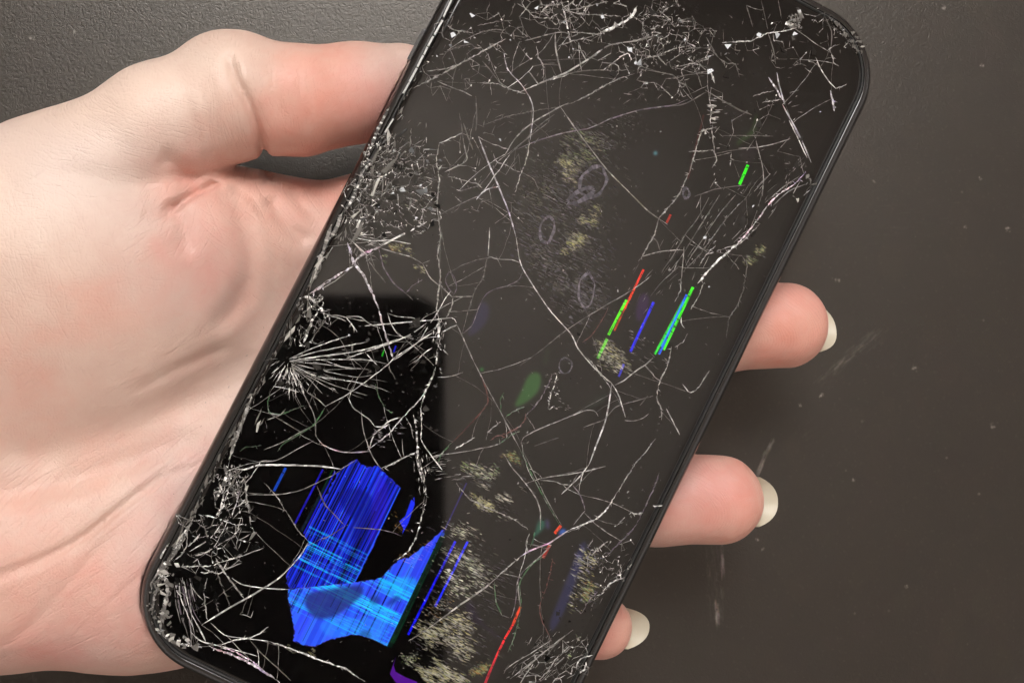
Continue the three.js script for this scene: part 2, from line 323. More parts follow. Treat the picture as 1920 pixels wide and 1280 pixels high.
col[v * 3] = (0.625 + (rr < 0 ? -0.07 : 0.01) * rr - blue * 0.26) * k; col[v * 3 + 1] = (0.432 - 0.12 * rr - blue * 0.12) * k; col[v * 3 + 2] = (0.362 - 0.112 * rr + blue * 0.02) * k;
  }
  const geo = new THREE.BufferGeometry();
  geo.setAttribute('position', new THREE.BufferAttribute(new Float32Array(V.map((q) => q * mm)), 3));
  geo.setAttribute('normal', new THREE.BufferAttribute(N, 3)); geo.setAttribute('color', new THREE.BufferAttribute(col, 3)); geo.setAttribute('uv', new THREE.BufferAttribute(uv, 2)); geo.setIndex(index);
  // fine relief of the skin over the whole hand: furrow net, long lines, ridges on the finger ends
  const BX = U0, BZ = V0, BW = U1 - U0, BH = V1 - V0, S = 2048, cv = document.createElement('canvas'); cv.width = cv.height = S;
  const c2 = cv.getContext('2d'), R = rng(31), q = (px, py, h) => { const p = at(px, py, h * mm); return [(p.x * 1000 - BX) / BW * S, ((p.z * 1000 - 0.5 * h) - BZ) / BH * S]; };
  c2.fillStyle = 'rgb(190,190,190)'; c2.fillRect(0, 0, S, S);
  const strokes = (area, h, n, dir, spread, len, width, alpha, bow = 0.15) => {  // families of short creases; area = [x0, y0, x1, y1]
    for (let i = 0; i < n; i++) {
      const px = lerp(area[0], area[2], R()), py = lerp(area[1], area[3], R()), a = dir + (R() + R() - 1) * spread, l = lerp(len[0], len[1], R() ** 1.6), b = (R() - 0.5) * bow * l;
      const [x0, y0] = q(px, py, h), [x1, y1] = q(px + Math.cos(a) * l, py + Math.sin(a) * l, h), [xm, ym] = q(px + Math.cos(a) * l / 2 - Math.sin(a) * b, py + Math.sin(a) * l / 2 + Math.cos(a) * b, h);
      c2.lineWidth = lerp(width[0], width[1], R()); c2.strokeStyle = R() < 0.8 ? `rgba(40,40,40,${alpha * (0.25 + R() * 0.75)})` : `rgba(255,255,255,${alpha * 0.6 * R()})`; c2.lineCap = 'round';
      c2.beginPath(); c2.moveTo(x0, y0); c2.quadraticCurveTo(xm, ym, x1, y1); c2.stroke();
    }
  };
  strokes([60, 180, 400, 340], 40, 420, 0.35, 0.35, [10, 60], [1.2, 3], 0.5); strokes([60, 180, 400, 340], 40, 260, -0.7, 0.4, [8, 40], [1, 2.4], 0.45);
  strokes([390, 100, 480, 300], 39, 120, 1.45, 0.25, [15, 70], [1.2, 3], 0.5); strokes([480, 110, 740, 270], 38, 150, 1.4, 0.25, [10, 60], [1.2, 2.6], 0.4); strokes([480, 110, 740, 270], 38, 160, 0.05, 0.5, [5, 20], [1, 2], 0.35);
  strokes([0, 330, 320, 700], 40, 380, 1.25, 0.4, [10, 70], [1.2, 3], 0.34); strokes([0, 330, 320, 700], 40, 300, 0.1, 0.4, [10, 60], [1, 2.4], 0.34);
  strokes([270, 330, 380, 460], 35, 90, 2.3, 0.8, [8, 45], [1.2, 3], 0.6); strokes([380, 350, 620, 600], 30, 260, 0.85, 0.35, [12, 80], [1.2, 3.2], 0.5); strokes([380, 350, 620, 600], 30, 200, 2.2, 0.4, [8, 45], [1, 2.4], 0.4);
  strokes([60, 600, 520, 900], 33, 420, 2.55, 0.3, [12, 90], [1.2, 3], 0.42); strokes([60, 600, 520, 900], 33, 240, 0.9, 0.5, [8, 40], [1, 2.2], 0.34);
  strokes([-20, 850, 400, 1240], 33, 520, 2.5, 0.28, [15, 130], [1.2, 3.4], 0.5); strokes([-20, 850, 400, 1240], 33, 420, 0.8, 0.4, [6, 40], [1, 2.4], 0.4);
  for (const [cx, cy, ex] of [[1400, 640, 1.0], [1270, 965, 1.0], [1090, 1200, 0.8]]) for (let k = 0; k < 44; k++) {   // finger-print ridges
    const rad = (22 + k * 5) * ex; c2.strokeStyle = `rgba(60,60,60,${0.35 + R() * 0.3})`; c2.lineWidth = 1.7; c2.beginPath();
    for (let t = 0; t <= 24; t++) { const a = -1.7 + t / 24 * 3.3, [x, y] = q(cx + Math.cos(a) * rad * 1.05, cy + Math.sin(a) * rad * 0.8 + 3 * Math.sin(a * 5 + k), 30); t ? c2.lineTo(x, y) : c2.moveTo(x, y); } c2.stroke();
  }
  const relief = c2.getImageData(0, 0, S, S), D = relief.data;
  for (let y = 0; y < S; y++) for (let x = 0; x < S; x++) {
    const o = (y * S + x) * 4, w = 9 * (tileNoise(x, y, S, 64, 11) - 0.5), a = tileNoise((x + w + S) % S, (y - w + S) % S, S, 340, 12), b = tileNoise(x, y, S, 640, 13);
    D[o] = D[o + 1] = D[o + 2] = clamp(D[o] * 0.82 + 38 * Math.min(1, 2.4 * Math.abs(2 * a - 1)) + 26 * b - 20, 0, 255);
  }
  c2.putImageData(relief, 0, 0);
  const skinBump = new THREE.CanvasTexture(cv); skinBump.flipY = false;
  const skin = new THREE.MeshPhysicalMaterial({ color: rgb(1, 1, 1), vertexColors: true, roughness: 0.46, bumpMap: skinBump, bumpScale: 0.00019, ior: 1.42, sheen: 0.25, sheenColor: rgb(0.9, 0.55, 0.48), sheenRoughness: 0.5 });
  put('skin', geo, skin, hand);
  // nails: thin curved plates under the finger ends, seen from below
  const nailMat = new THREE.MeshPhysicalMaterial({ color: rgb(0.50, 0.46, 0.365), roughness: 0.42 });
  const nail = (from, tip, down, R, half, len0, len1, drop, thick = 0.28) => {
    const a = new THREE.Vector3(...from.slice(0, 3)), b = new THREE.Vector3(...tip.slice(0, 3)), ax = b.clone().sub(a).normalize(), dn = down.clone().addScaledVector(ax, -down.dot(ax)).normalize(), sd = new THREE.Vector3().crossVectors(ax, dn), P = [], I = [], U = 14, W = 10;
    for (let s = 0; s < 2; s++) for (let j = 0; j <= W; j++) for (let i = 0; i <= U; i++) {
      const u = i / U * 2 - 1, v = j / W, th = u * half, edge = len1 - (len1 - len0) * 0.0 - 3.4 * Math.pow(Math.abs(u), 2.3), l = lerp(len0, edge, v), r = R + (s ? thick : 0) * (1 - 0.6 * Math.pow(v, 6));
      P.push(b.clone().addScaledVector(ax, l).addScaledVector(sd, Math.sin(th) * r).addScaledVector(dn, Math.cos(th) * r - R + drop - 0.35 * v * v).multiplyScalar(mm));
    }
    const row = U + 1, off = row * (W + 1), q = (a1, b1, c1, d1) => I.push(a1, b1, c1, b1, d1, c1);
    for (let j = 0; j < W; j++) for (let i = 0; i < U; i++) { const o = j * row + i; q(o, o + 1, o + row, o + row + 1); q(off + o + 1, off + o, off + o + row + 1, off + o + row); }
    for (let i = 0; i < U; i++) { const o = W * row + i; q(o, o + 1, off + o, off + o + 1); }
    for (let j = 0; j < W; j++) { const o = j * row; q(o + row, o, off + o + row, off + o); const e2 = o + U; q(e2, e2 + row, off + e2, off + e2 + row); }
    const g = new THREE.BufferGeometry().setFromPoints(P); g.setIndex(I); const f = g.toNonIndexed(); f.computeVertexNormals();
    g.computeVertexNormals(); return g;
  };
  const down = new THREE.Vector3(0, -1, 0);
  const tipOf = (c) => { const b = c[c.length - 1]; return [b.slice(0, 3), b.slice(4, 7)]; };
  put('fingernail', nail(...tipOf(fingers[1]), new THREE.Vector3(0.1, -1, 0.35), 6.0, 0.86, 1.5, 9.6, 3.4), nailMat, hand);
  put('fingernail', nail(...tipOf(fingers[2]), new THREE.Vector3(0, -1, 0.1), 5.6, 0.86, 1.5, 10.6, 3.2), nailMat, hand);
  put('fingernail', nail(...tipOf(fingers[3]), new THREE.Vector3(0.1, -1, -0.12), 4.4, 0.92, 0.5, 8.4, 2.0), nailMat, hand);
  put('thumbnail', nail(thumb[4].slice(0, 3), thumb[4].slice(4, 7), new THREE.Vector3(0, 0.12, -1), 6.5, 0.7, -9, 0.8, 6.6), nailMat, hand);
}

// ---------------------------------------------------------------- phone
const phone = new THREE.Group(); phone.name = 'phone'; scene.add(phone);
phone.position.set(PHONE_AT[0], PHONE_TOP - PHONE_THICK, PHONE_AT[1]); phone.rotation.y = PHONE_TURN;
tag(phone, 'black phone with shattered screen and blue glitch patch, lying in the open hand', 'phone');
const TOP = PHONE_THICK, CRACK = TOP - 0.032 * mm, PANEL = TOP - 0.03 * mm;
const glassBlack = new THREE.MeshPhysicalMaterial({ color: rgb(0.0035, 0.0033, 0.0033), roughness: 0.055, ior: 1.52 });
const ring = (inset, seg = 22) => {                                             // rounded outline, turned so that x x z points up when fanned
  const r = Math.max(CORNER - inset, 1 * mm), a = PHONE_W / 2 - inset - r, b = PHONE_L / 2 - inset - r, o = [];
  for (const [cx, cz, t0] of [[a, b, 0], [-a, b, 1], [-a, -b, 2], [a, -b, 3]]) for (let i = 0; i <= seg; i++) { const t = (t0 + i / seg) * Math.PI / 2; o.push([cx + r * Math.cos(t), cz + r * Math.sin(t)]); }
  return o;
};
function sweep(profile) {                                                       // [inset, y] from outside to inside
  const P = [], I = [], rows = profile.map(([i, y]) => ring(i * mm).map(([x, z]) => [x, y * mm, z])), n = rows[0].length;
  for (const r of rows) for (const p of r) P.push(...p);
  for (let k = 0; k + 1 < rows.length; k++) for (let i = 0; i < n; i++) { const a = k * n + i, b = k * n + (i + 1) % n; I.push(a, a + n, b, b, a + n, b + n); }
  const g = new THREE.BufferGeometry(); g.setAttribute('position', new THREE.Float32BufferAttribute(P, 3)); g.setIndex(I); g.computeVertexNormals(); return g;
}
function sheet(inset, y) {
  const r = ring(inset * mm), P = [0, y, 0], U = [0.5, 0.5], N = [0, 1, 0], I = [];
  for (const [x, z] of r) { P.push(x, y, z); N.push(0, 1, 0); U.push(x / PHONE_W + 0.5, 0.5 - z / PHONE_L); }
  for (let i = 0; i < r.length; i++) I.push(0, 1 + (i + 1) % r.length, 1 + i);
  const g = new THREE.BufferGeometry();
  g.setAttribute('position', new THREE.Float32BufferAttribute(P, 3)); g.setAttribute('normal', new THREE.Float32BufferAttribute(N, 3)); g.setAttribute('uv', new THREE.Float32BufferAttribute(U, 2)); g.setIndex(I); return g;
}
{
  const steel = new THREE.MeshPhysicalMaterial({ color: rgb(0.035, 0.034, 0.035), metalness: 0.75, roughness: 0.24, clearcoat: 0.6, clearcoatRoughness: 0.12 });
  const rubber = new THREE.MeshStandardMaterial({ color: rgb(0.012, 0.012, 0.012), roughness: 0.45 });
  const arc = (cx, cy, rx, ry, t0, t1, n) => Array.from({ length: n + 1 }, (_, i) => { const t = lerp(t0, t1, i / n) * Math.PI; return [cx - rx * Math.cos(t), cy + ry * Math.sin(t)]; });
  put('frame', sweep([[6, 0.02], ...arc(3.2, 3.2, 3.2, 3.18, -0.5, 0, 8), ...arc(1.5, 4.9, 1.5, 2.3, 0, 0.5, 10), ...arc(1.5, 6.95, 0.25, 0.25, 0.5, 1, 4), [1.76, 6.2]]), steel, phone);
  put('gasket', sweep([[1.78, 6.3], ...arc(2.0, 7.2, 0.2, 0.18, 0, 1, 8), [2.22, 6.3]]), rubber, phone);
  put('back_glass', sheet(6.5, 0.03 * mm).scale(1, 1, 1), new THREE.MeshStandardMaterial({ color: rgb(0.02, 0.02, 0.02), roughness: 0.2 }), phone);
  put('bezel', sweep([[3.3, PANEL / mm], [4.2, PANEL / mm]]), glassBlack, phone);
  { const [x, z] = onPhone(786, 78), g = new THREE.BoxGeometry(0.7 * mm, 2.6 * mm, 5.6 * mm); put('side_switch', g, steel, phone).position.set(-PHONE_W / 2 - 0.12 * mm, 4.0 * mm, z); }
  // sensor notch in the black border at the top edge
  const n = new THREE.Shape(), nw = 17.4, nh = 5.6, r = 3;
  n.moveTo(-nw - 1.5, 0); n.quadraticCurveTo(-nw, 0, -nw, 1.4); n.lineTo(-nw, nh - r); n.absarc(-nw + r, nh - r, r, Math.PI, Math.PI / 2, true); n.lineTo(nw - r, nh); n.absarc(nw - r, nh - r, r, Math.PI / 2, 0, true); n.lineTo(nw, 1.4); n.quadraticCurveTo(nw, 0, nw + 1.5, 0);
  const ng = new THREE.ShapeGeometry(n, 8); ng.rotateX(Math.PI / 2); ng.scale(mm, mm, mm); ng.translate(0, PANEL + 0.008 * mm, -PHONE_L / 2 + 4.2 * mm);
  put('notch', ng, glassBlack, phone);
}

// display panel: dead black pixels, the still lit blue part, coloured lines, flaked layers
{
  const CW = 1024, CH = 2048, mk = () => { const c = document.createElement('canvas'); c.width = CW; c.height = CH; return c; }, R = rng(77);
  const base = mk(), lit = mk(), b = base.getContext('2d'), e = lit.getContext('2d');
  const C = (px, py) => { const [x, z] = onPhone(px, py); return [(x / PHONE_W + 0.5) * CW, (z / PHONE_L + 0.5) * CH]; };
  const path = (g, pts) => { g.beginPath(); pts.forEach((p, i) => { const [x, y] = C(...p); i ? g.lineTo(x, y) : g.moveTo(x, y); }); g.closePath(); };
  const soft = (g, pts) => { const c = pts.map((p) => C(...p)), n = c.length; g.beginPath(); for (let i = 0; i < n; i++) { const p = c[i], q = c[(i + 1) % n], m = [(p[0] + q[0]) / 2, (p[1] + q[1]) / 2]; if (!i) g.moveTo(...m.map((v, k) => (c[0][k] + c[n - 1][k]) / 2)); g.quadraticCurveTo(...p, ...m); } g.closePath(); };
  const boxOf = (pts) => { const c = pts.map((p) => C(...p)), x = c.map((p) => p[0]), y = c.map((p) => p[1]); return [Math.min(...x), Math.min(...y), Math.max(...x), Math.max(...y)]; };
  b.fillStyle = 'rgb(9,8,8)'; b.fillRect(0, 0, CW, CH); e.fillStyle = '#000'; e.fillRect(0, 0, CW, CH);
  for (let i = 0; i < 5000; i++) { b.fillStyle = `rgba(${R() < 0.5 ? '34,30,28' : '3,3,3'},${0.04 + R() * 0.1})`; b.beginPath(); b.ellipse(R() * CW, R() * CH, 3 + R() * 30, 2 + R() * 14, R() * 3, 0, 7); b.fill(); }
  for (let i = 0; i < 2600; i++) { b.fillStyle = `rgba(150,140,130,${0.05 + R() * 0.3})`; b.beginPath(); b.arc(R() * CW, R() * CH, 0.4 + R() * 0.9, 0, 7); b.fill(); }   // dust
  const z8 = (l) => l.map(([x, y]) => [300 + x / 3.2, 830 + y / 3.2]), z6 = (l) => l.map(([x, y]) => [650 + x / 4.267, 980 + y / 4.267]), z7 = (l) => l.map(([x, y]) => [780 + x / 4.267, 700 + y / 4.267]);
  // lit region
  const upper = z8([[1080, 165], [1120, 130], [1180, 100], [1205, 128], [1250, 145], [1310, 138], [1330, 165], [1385, 215], [1440, 268], [1410, 330], [1360, 430], [1290, 600], [1200, 780], [1165, 840], [1060, 850], [960, 862], [890, 872], [775, 872], [762, 845], [755, 790], [800, 720], [840, 670], [893, 600], [865, 560], [905, 480], [960, 380], [1020, 270]]);
  const lower = z8([[762, 878], [880, 868], [1040, 852], [1150, 838], [1250, 825], [1330, 808], [1395, 735], [1440, 700], [1490, 690], [1600, 610], [1700, 522], [1690, 570], [1640, 690], [1580, 810], [1500, 970], [1420, 1130], [1370, 1225], [1330, 1205], [1280, 1180], [1200, 1152], [1150, 1150], [1060, 1170], [990, 1190], [930, 1222], [860, 1215], [800, 1190], [805, 1130], [792, 1050], [772, 960]]);
  const ragged = (pts) => { const o = []; for (let i = 0; i < pts.length; i++) { const p = pts[i], q = pts[(i + 1) % pts.length], L = Math.hypot(q[0] - p[0], q[1] - p[1]), m = Math.max(1, Math.round(L / 3)); for (let k = 0; k < m; k++) { const t = k / m; o.push([lerp(p[0], q[0], t) + (noise3(i + t * 4, 3, 1) - 0.5) * 4 + (R() - 0.5) * 1.6, lerp(p[1], q[1], t) + (noise3(i + t * 4, 7, 1) - 0.5) * 4 + (R() - 0.5) * 1.6]); } } return o; };
  const stripes = (pts, colors, lo, hi, gaps) => {
    e.save(); path(e, ragged(pts)); e.clip(); const [x0, y0, x1, y1] = boxOf(pts);
    e.fillStyle = colors[0]; e.fillRect(x0, y0, x1 - x0, y1 - y0);
    for (let x = x0; x < x1;) { const w = lo + R() * hi; e.globalAlpha = 0.35 + R() * 0.65; e.fillStyle = colors[Math.floor(R() * colors.length)]; e.fillRect(x, y0, w, y1 - y0); x += w; }
    for (let x = x0; x < x1;) { x += R() * gaps; e.globalAlpha = 0.3 + R() * 0.65; e.fillStyle = '#020316'; const h = (y1 - y0) * (0.4 + R() * 0.6); e.fillRect(x, y0 + R() * (y1 - y0 - h), 0.7 + R() * 2.4, h); }
    e.restore(); e.globalAlpha = 1;
  };
  stripes(upper, ['#1c2ce0', '#1424cc', '#2040f0', '#1c58f4', '#0c18a0', '#2c34d4', '#2c6cfa', '#0a1268'], 1, 4, 6);
  stripes(lower, ['#3048ec', '#2c50e8', '#2448dc', '#2c60f0', '#2a3cd8', '#346cf0', '#3c5cf4'], 2, 11, 26);
  for (const [p, k] of [[upper, 0.5], [lower, 0.6]]) { e.save(); path(e, p); e.strokeStyle = '#5a48c8'; e.globalAlpha = k; e.lineWidth = 1.6; e.setLineDash([14, 9, 30, 16]); e.stroke(); e.restore(); }
  const crossLines = (pts, list) => {                                           // bright rows across the screen
    e.save(); path(e, pts); e.clip(); const [x0, , x1] = boxOf(pts);
    for (const [px, py, n, span, a] of list) { const [, y] = C(px, py); for (let i = 0; i < n; i++) { const yy = y + (R() - 0.5) * span; for (let x = x0; x < x1;) { const w = 10 + R() * 90; e.globalAlpha = a * (0.15 + R() * 0.85); e.fillStyle = R() < 0.55 ? '#18c8ff' : R() < 0.5 ? '#30f0ff' : '#40a0ff'; e.fillRect(x, yy, w, 0.8 + R() * 1.8); x += w * (0.8 + R()); } } }
    e.restore(); e.globalAlpha = 1;
  };
  crossLines(upper, [[640, 1035, 14, 50, 0.5], [620, 1080, 12, 30, 0.75], [700, 1090, 10, 40, 0.7]]);
  crossLines(lower, [[620, 1098, 14, 26, 0.95], [660, 1122, 12, 24, 0.9], [740, 1100, 22, 50, 0.95], [700, 1135, 10, 30, 0.8], [690, 1170, 26, 90, 0.5], [700, 1190, 10, 60, 0.4]]);
  const wash = (pts, color, alpha, g = e, blur = 3) => { g.save(); g.filter = `blur(${blur}px)`; g.globalAlpha = alpha; g.fillStyle = color; soft(g, pts); g.fill(); g.restore(); };
  e.save(); path(e, lower); e.clip();
  wash(z8([[1300, 820], [1500, 800], [1560, 830], [1480, 960], [1330, 900]]), '#20c8f8', 0.45); wash(z8([[930, 1060], [1300, 1040], [1420, 1120], [1300, 1200], [1000, 1180]]), '#2aa0ff', 0.35);
  wash(z8([[860, 960], [880, 900], [1000, 880], [1130, 860], [1215, 850], [1220, 910], [1150, 970], [1040, 1050], [920, 1060]]), '#20255e', 0.72);
  wash(z8([[1250, 920], [1310, 915], [1330, 960], [1270, 975]]), '#20306e', 0.6); wash(z8([[1340, 985], [1400, 920], [1450, 915], [1420, 960]]), '#152a80', 0.7);
  wash(z8([[1190, 1130], [1260, 1120], [1270, 1190], [1200, 1180]]), '#204a80', 0.6);
  e.restore();
  e.save(); path(e, upper); e.clip();
  wash(z8([[1060, 330], [1110, 270], [1210, 275], [1285, 330], [1250, 430], [1200, 560], [1130, 600], [1180, 470], [1110, 420]]), '#080a60', 0.5);
  wash(z8([[1290, 200], [1350, 200], [1380, 330], [1310, 560], [1240, 640]]), '#4018c0', 0.35);
  e.restore();
  const line = (p, q, w, color, alpha = 1, g = e) => { g.save(); g.globalAlpha = alpha; g.strokeStyle = color; g.lineWidth = w * 1.22; g.beginPath(); g.moveTo(...C(...p)); g.lineTo(...C(...q)); g.stroke();
    if (w > 3.2 && g === e) { const [x0, y0] = C(...p), [x1, y1] = C(...q), n = Math.hypot(x1 - x0, y1 - y0) / 16; g.globalAlpha = 1; g.fillStyle = '#000'; for (let i = 0; i < n; i++) if (R() < 0.6) { const t = R(); g.globalAlpha = 0.3 + R() * 0.6; g.fillRect(lerp(x0, x1, t) - w * (0.1 + R() * 0.8), lerp(y0, y1, t), w * (0.5 + R()), 0.8 + R() * 1.6); } for (let i = 0; i < n * 2; i++) { const t = R(); g.globalAlpha = 0.15 + 0.35 * R(); g.fillRect(lerp(x0, x1, t) - w * 0.6 + R() * w * 1.1, lerp(y0, y1, t), 1, 6 + R() * 20); } }
    g.restore(); };
  const zl = (a, c, w, color, alpha) => line([300 + a[0] / 3.2, 830 + a[1] / 3.2], [300 + c[0] / 3.2, 830 + c[1] / 3.2], w, color, alpha);
  zl([753, 150], [682, 290], 5, '#1a50d8', 0.85); zl([976, 160], [805, 492], 3.5, '#2018d0', 0.9); zl([1035, 160], [850, 530], 2, '#0c5010', 0.7); zl([1050, 170], [862, 545], 3, '#1618c8', 0.9); zl([1010, 230], [845, 530], 5, '#101a30', 0.8);
  zl([1440, 270], [1170, 830], 2.5, '#2858ff', 0.9); zl([1690, 570], [1375, 1225], 9, '#04180f', 0.95); zl([1705, 540], [1392, 1200], 9, '#062c18', 0.9); zl([1720, 520], [1410, 1150], 4, '#0a1a14', 0.9);
  zl([1772, 590], [1488, 1152], 4.5, '#1414f0', 1); zl([1846, 592], [1650, 985], 4.5, '#1a2af8', 1); zl([1740, 660], [1650, 840], 2.5, '#180c90', 0.8); zl([1840, 240], [1700, 540], 3, '#241c70', 0.8); zl([1700, 540], [1690, 560], 6, '#2040c0', 0.8);
  path(e, z8([[1525, 325], [1505, 345], [1470, 440], [1435, 470], [1460, 515], [1452, 550], [1490, 480], [1528, 370]])); e.fillStyle = '#1c2ce0'; e.fill();
  path(e, z6([[395, 1060], [345, 1210], [395, 1280], [590, 1330], [560, 1270], [470, 1235], [390, 1190], [375, 1140]])); e.fillStyle = '#4c1280'; e.fill();
  wash(z6([[1010, 610], [940, 650], [960, 760], [1090, 830], [1230, 960], [1200, 880], [1060, 780]]), '#120820', 0.8);
  // dead-pixel lines that stayed on
  const g1 = '#30f010', r1 = '#ff2810', b1 = '#1c20f0', c1 = '#1090f0';
  line([1403, 309], [1387, 346], 6, '#22f808'); line([1207, 505], [1190, 540], 4.5, '#f03018'); line([1190, 540], [1172, 578], 4.5, '#ff4018'); line([1172, 578], [1152, 620], 3.5, '#f05010', 0.8);
  line([1175, 562], [1141, 628], 5.5, '#58f010'); line([1139, 634], [1121, 672], 6, '#50d818', 0.85); line([1226, 566], [1182, 660], 5.5, b1); line([1170, 682], [1160, 706], 5, '#2c2cd8', 0.8);
  line([1300, 538], [1244, 656], 6, g1); line([1283, 562], [1228, 664], 5, '#28e038'); line([1288, 552], [1236, 664], 4.5, '#0c58f0'); line([1282, 565], [1240, 650], 2.5, c1); line([1258, 402], [1250, 418], 4.5, '#d02818', 0.8);
  line([1320, 215], [1290, 335], 4, '#501414', 0.7); line([1052, 985], [1040, 1000], 6, '#f04010', 0.9); line([1031, 1022], [1018, 1046], 6, '#e03020', 0.75); line([976, 1137], [962, 1170], 5, '#f04018', 0.95); line([962, 1170], [946, 1198], 4, '#ff2020'); line([945, 1200], [930, 1232], 4.4, '#f01c28'); line([930, 1232], [920, 1255], 4, '#d81c30'); line([920, 1255], [908, 1285], 5, '#c01830', 0.9);
  line([720, 655], [716, 668], 3, '#20c020', 0.8); line([742, 648], [738, 660], 3, '#2020e0', 0.8);
  wash([[903, 688], [908, 692], [904, 697], [899, 692]], '#20c040', 0.9); wash([[1225, 284], [1233, 282], [1233, 291], [1226, 291]], '#70c0c8', 0.9);
  // faint coloured glows; a bluish reflection and green sheen are painted into the emission
  wash(z7([[905, -20], [1010, -10], [1000, 110], [960, 180], [850, 260], [770, 275], [830, 160]]), '#2c5c26', 0.8); wash(z7([[1000, -60], [1040, -210], [1080, -230], [1060, -60]]), '#1c3c18', 0.4);
  wash(z7([[1300, 305], [1400, 230], [1530, 150], [1540, 190], [1430, 270]]), '#182a20', 0.6); wash([[872, 632], [893, 585], [905, 560], [920, 575], [915, 605], [890, 628]], '#181838', 0.8); wash([[1190, 600], [1195, 560], [1208, 545], [1222, 560], [1205, 605]], '#2c1440', 0.8);
  wash([[1004, 992], [1009, 974], [1020, 970], [1024, 986], [1016, 996], [1000, 1010]], '#2c8068', 0.6); line([998, 1022], [1004, 998], 2.4, '#2c8068', 0.5); wash([[1022, 972], [1030, 972], [1032, 992], [1024, 994]], '#4c4c80', 0.6); wash([[1046, 1003], [1054, 988], [1066, 996], [1050, 1004]], '#3070e0', 0.8);
  wash([[1378, 275], [1386, 258], [1400, 252], [1412, 240], [1416, 212], [1422, 215], [1418, 250], [1400, 262], [1388, 270]], '#203c14', 0.8); wash([[1384, 285], [1420, 265], [1420, 295], [1405, 306], [1388, 298]], '#30202c', 0.35);
  wash([[1040, 1140], [1068, 1070], [1090, 1012], [1104, 1016], [1085, 1080], [1058, 1150], [1035, 1190], [1028, 1170]], '#181c40', 0.9); 
  // flaked layers: short dashes that run across the screen
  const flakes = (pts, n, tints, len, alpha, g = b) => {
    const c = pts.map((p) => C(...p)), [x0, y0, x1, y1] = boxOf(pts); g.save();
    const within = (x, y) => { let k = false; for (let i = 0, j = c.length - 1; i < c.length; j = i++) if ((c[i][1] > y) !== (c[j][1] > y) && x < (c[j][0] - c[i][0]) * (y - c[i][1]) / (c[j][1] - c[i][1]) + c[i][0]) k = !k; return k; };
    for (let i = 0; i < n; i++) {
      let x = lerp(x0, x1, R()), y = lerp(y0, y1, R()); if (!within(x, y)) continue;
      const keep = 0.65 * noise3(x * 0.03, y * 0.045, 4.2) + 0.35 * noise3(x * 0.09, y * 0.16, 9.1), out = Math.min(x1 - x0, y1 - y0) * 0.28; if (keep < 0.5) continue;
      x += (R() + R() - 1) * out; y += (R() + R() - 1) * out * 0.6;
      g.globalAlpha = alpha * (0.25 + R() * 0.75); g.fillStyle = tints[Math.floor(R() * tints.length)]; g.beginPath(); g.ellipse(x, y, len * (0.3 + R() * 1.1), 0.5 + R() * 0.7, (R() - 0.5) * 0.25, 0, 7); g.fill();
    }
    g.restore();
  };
  const grey = ['#c8c4b4', '#a09c90', '#7c786c', '#b4b0a2', '#605c52', '#8a9084', '#989a94'], olive = ['#a8a468', '#b4b088', '#86825c', '#74724c', '#989478', '#5c583c', '#7c8464', '#8c8878', '#7c7884'], cool = ['#9498a0', '#74748c', '#86829c', '#a8a8b0', '#645f74'], rust = ['#74502c', '#5c4020', '#8c6c3c', '#4c5030'], leaf = ['#506840', '#687a48', '#788454', '#8c8c64', '#7c8478'];
  flakes(z6([[830, -10], [900, 10], [1100, 160], [1060, 240], [990, 230], [1080, 330], [1010, 310], [1150, 420], [1000, 560], [870, 560], [830, 460], [700, 360], [820, 300], [840, 180]]), 2400, grey.concat(['#c0c8a8', '#b0c098']), 6, 0.95);
  flakes(z6([[620, 700], [800, 560], [920, 560], [860, 640], [720, 780], [560, 880], [520, 820]]), 900, grey.concat(rust), 3.5, 0.85);
  flakes(z6([[600, 860], [780, 760], [920, 720], [1020, 830], [980, 920], [930, 920], [1000, 1030], [860, 1090], [760, 1040], [640, 1000]]), 3000, olive.concat(grey), 6.5, 0.95);
  flakes(z6([[440, 1050], [560, 1000], [600, 1090], [470, 1140]]), 500, grey.concat(leaf), 3, 0.8); flakes(z6([[540, 1150], [700, 1090], [900, 1180], [1000, 1320], [700, 1320]]), 1500, grey.concat(olive), 7, 0.9); flakes(z6([[1060, 1080], [1160, 1090], [1120, 1180], [960, 1290], [980, 1200]]), 900, leaf.concat(rust), 4, 0.8);
  flakes(z7([[340, 740], [430, 720], [560, 770], [700, 700], [720, 770], [560, 850], [420, 800]]), 900, grey.concat(leaf), 5, 0.9); flakes(z7([[650, 690], [760, 620], [840, 690], [800, 750], [700, 740]]), 500, rust.concat(leaf), 3.5, 0.9);
  flakes(z7([[440, 940], [520, 960], [640, 1090], [560, 1110], [470, 1040]]), 700, olive.concat(['#c0b890']), 4, 0.95); flakes(z7([[420, 860], [700, 900], [760, 1030], [640, 1010], [560, 910]]), 500, grey, 6, 0.9); flakes(z7([[700, 830], [800, 850], [900, 980], [840, 980]]), 160, grey, 6, 0.9); flakes(z7([[640, 1150], [740, 1150], [840, 1120], [700, 1210]]), 120, grey, 6, 0.8);
  flakes([[1090, 1010], [1115, 1020], [1125, 1060], [1118, 1090], [1098, 1150], [1075, 1180], [1055, 1175], [1075, 1110], [1085, 1060]], 1700, cool.concat(olive), 5.5, 0.9); flakes([[1080, 1170], [1092, 1180], [1085, 1220], [1062, 1235], [1055, 1222], [1072, 1200]], 900, leaf.concat(grey), 4, 0.9); flakes([[1110, 1060], [1124, 1075], [1108, 1120], [1085, 1150]], 600, leaf.concat(rust), 4, 0.9); flakes([[1040, 1150], [1058, 1150], [1064, 1170], [1044, 1180], [1024, 1172]], 240, cool, 6, 0.9);
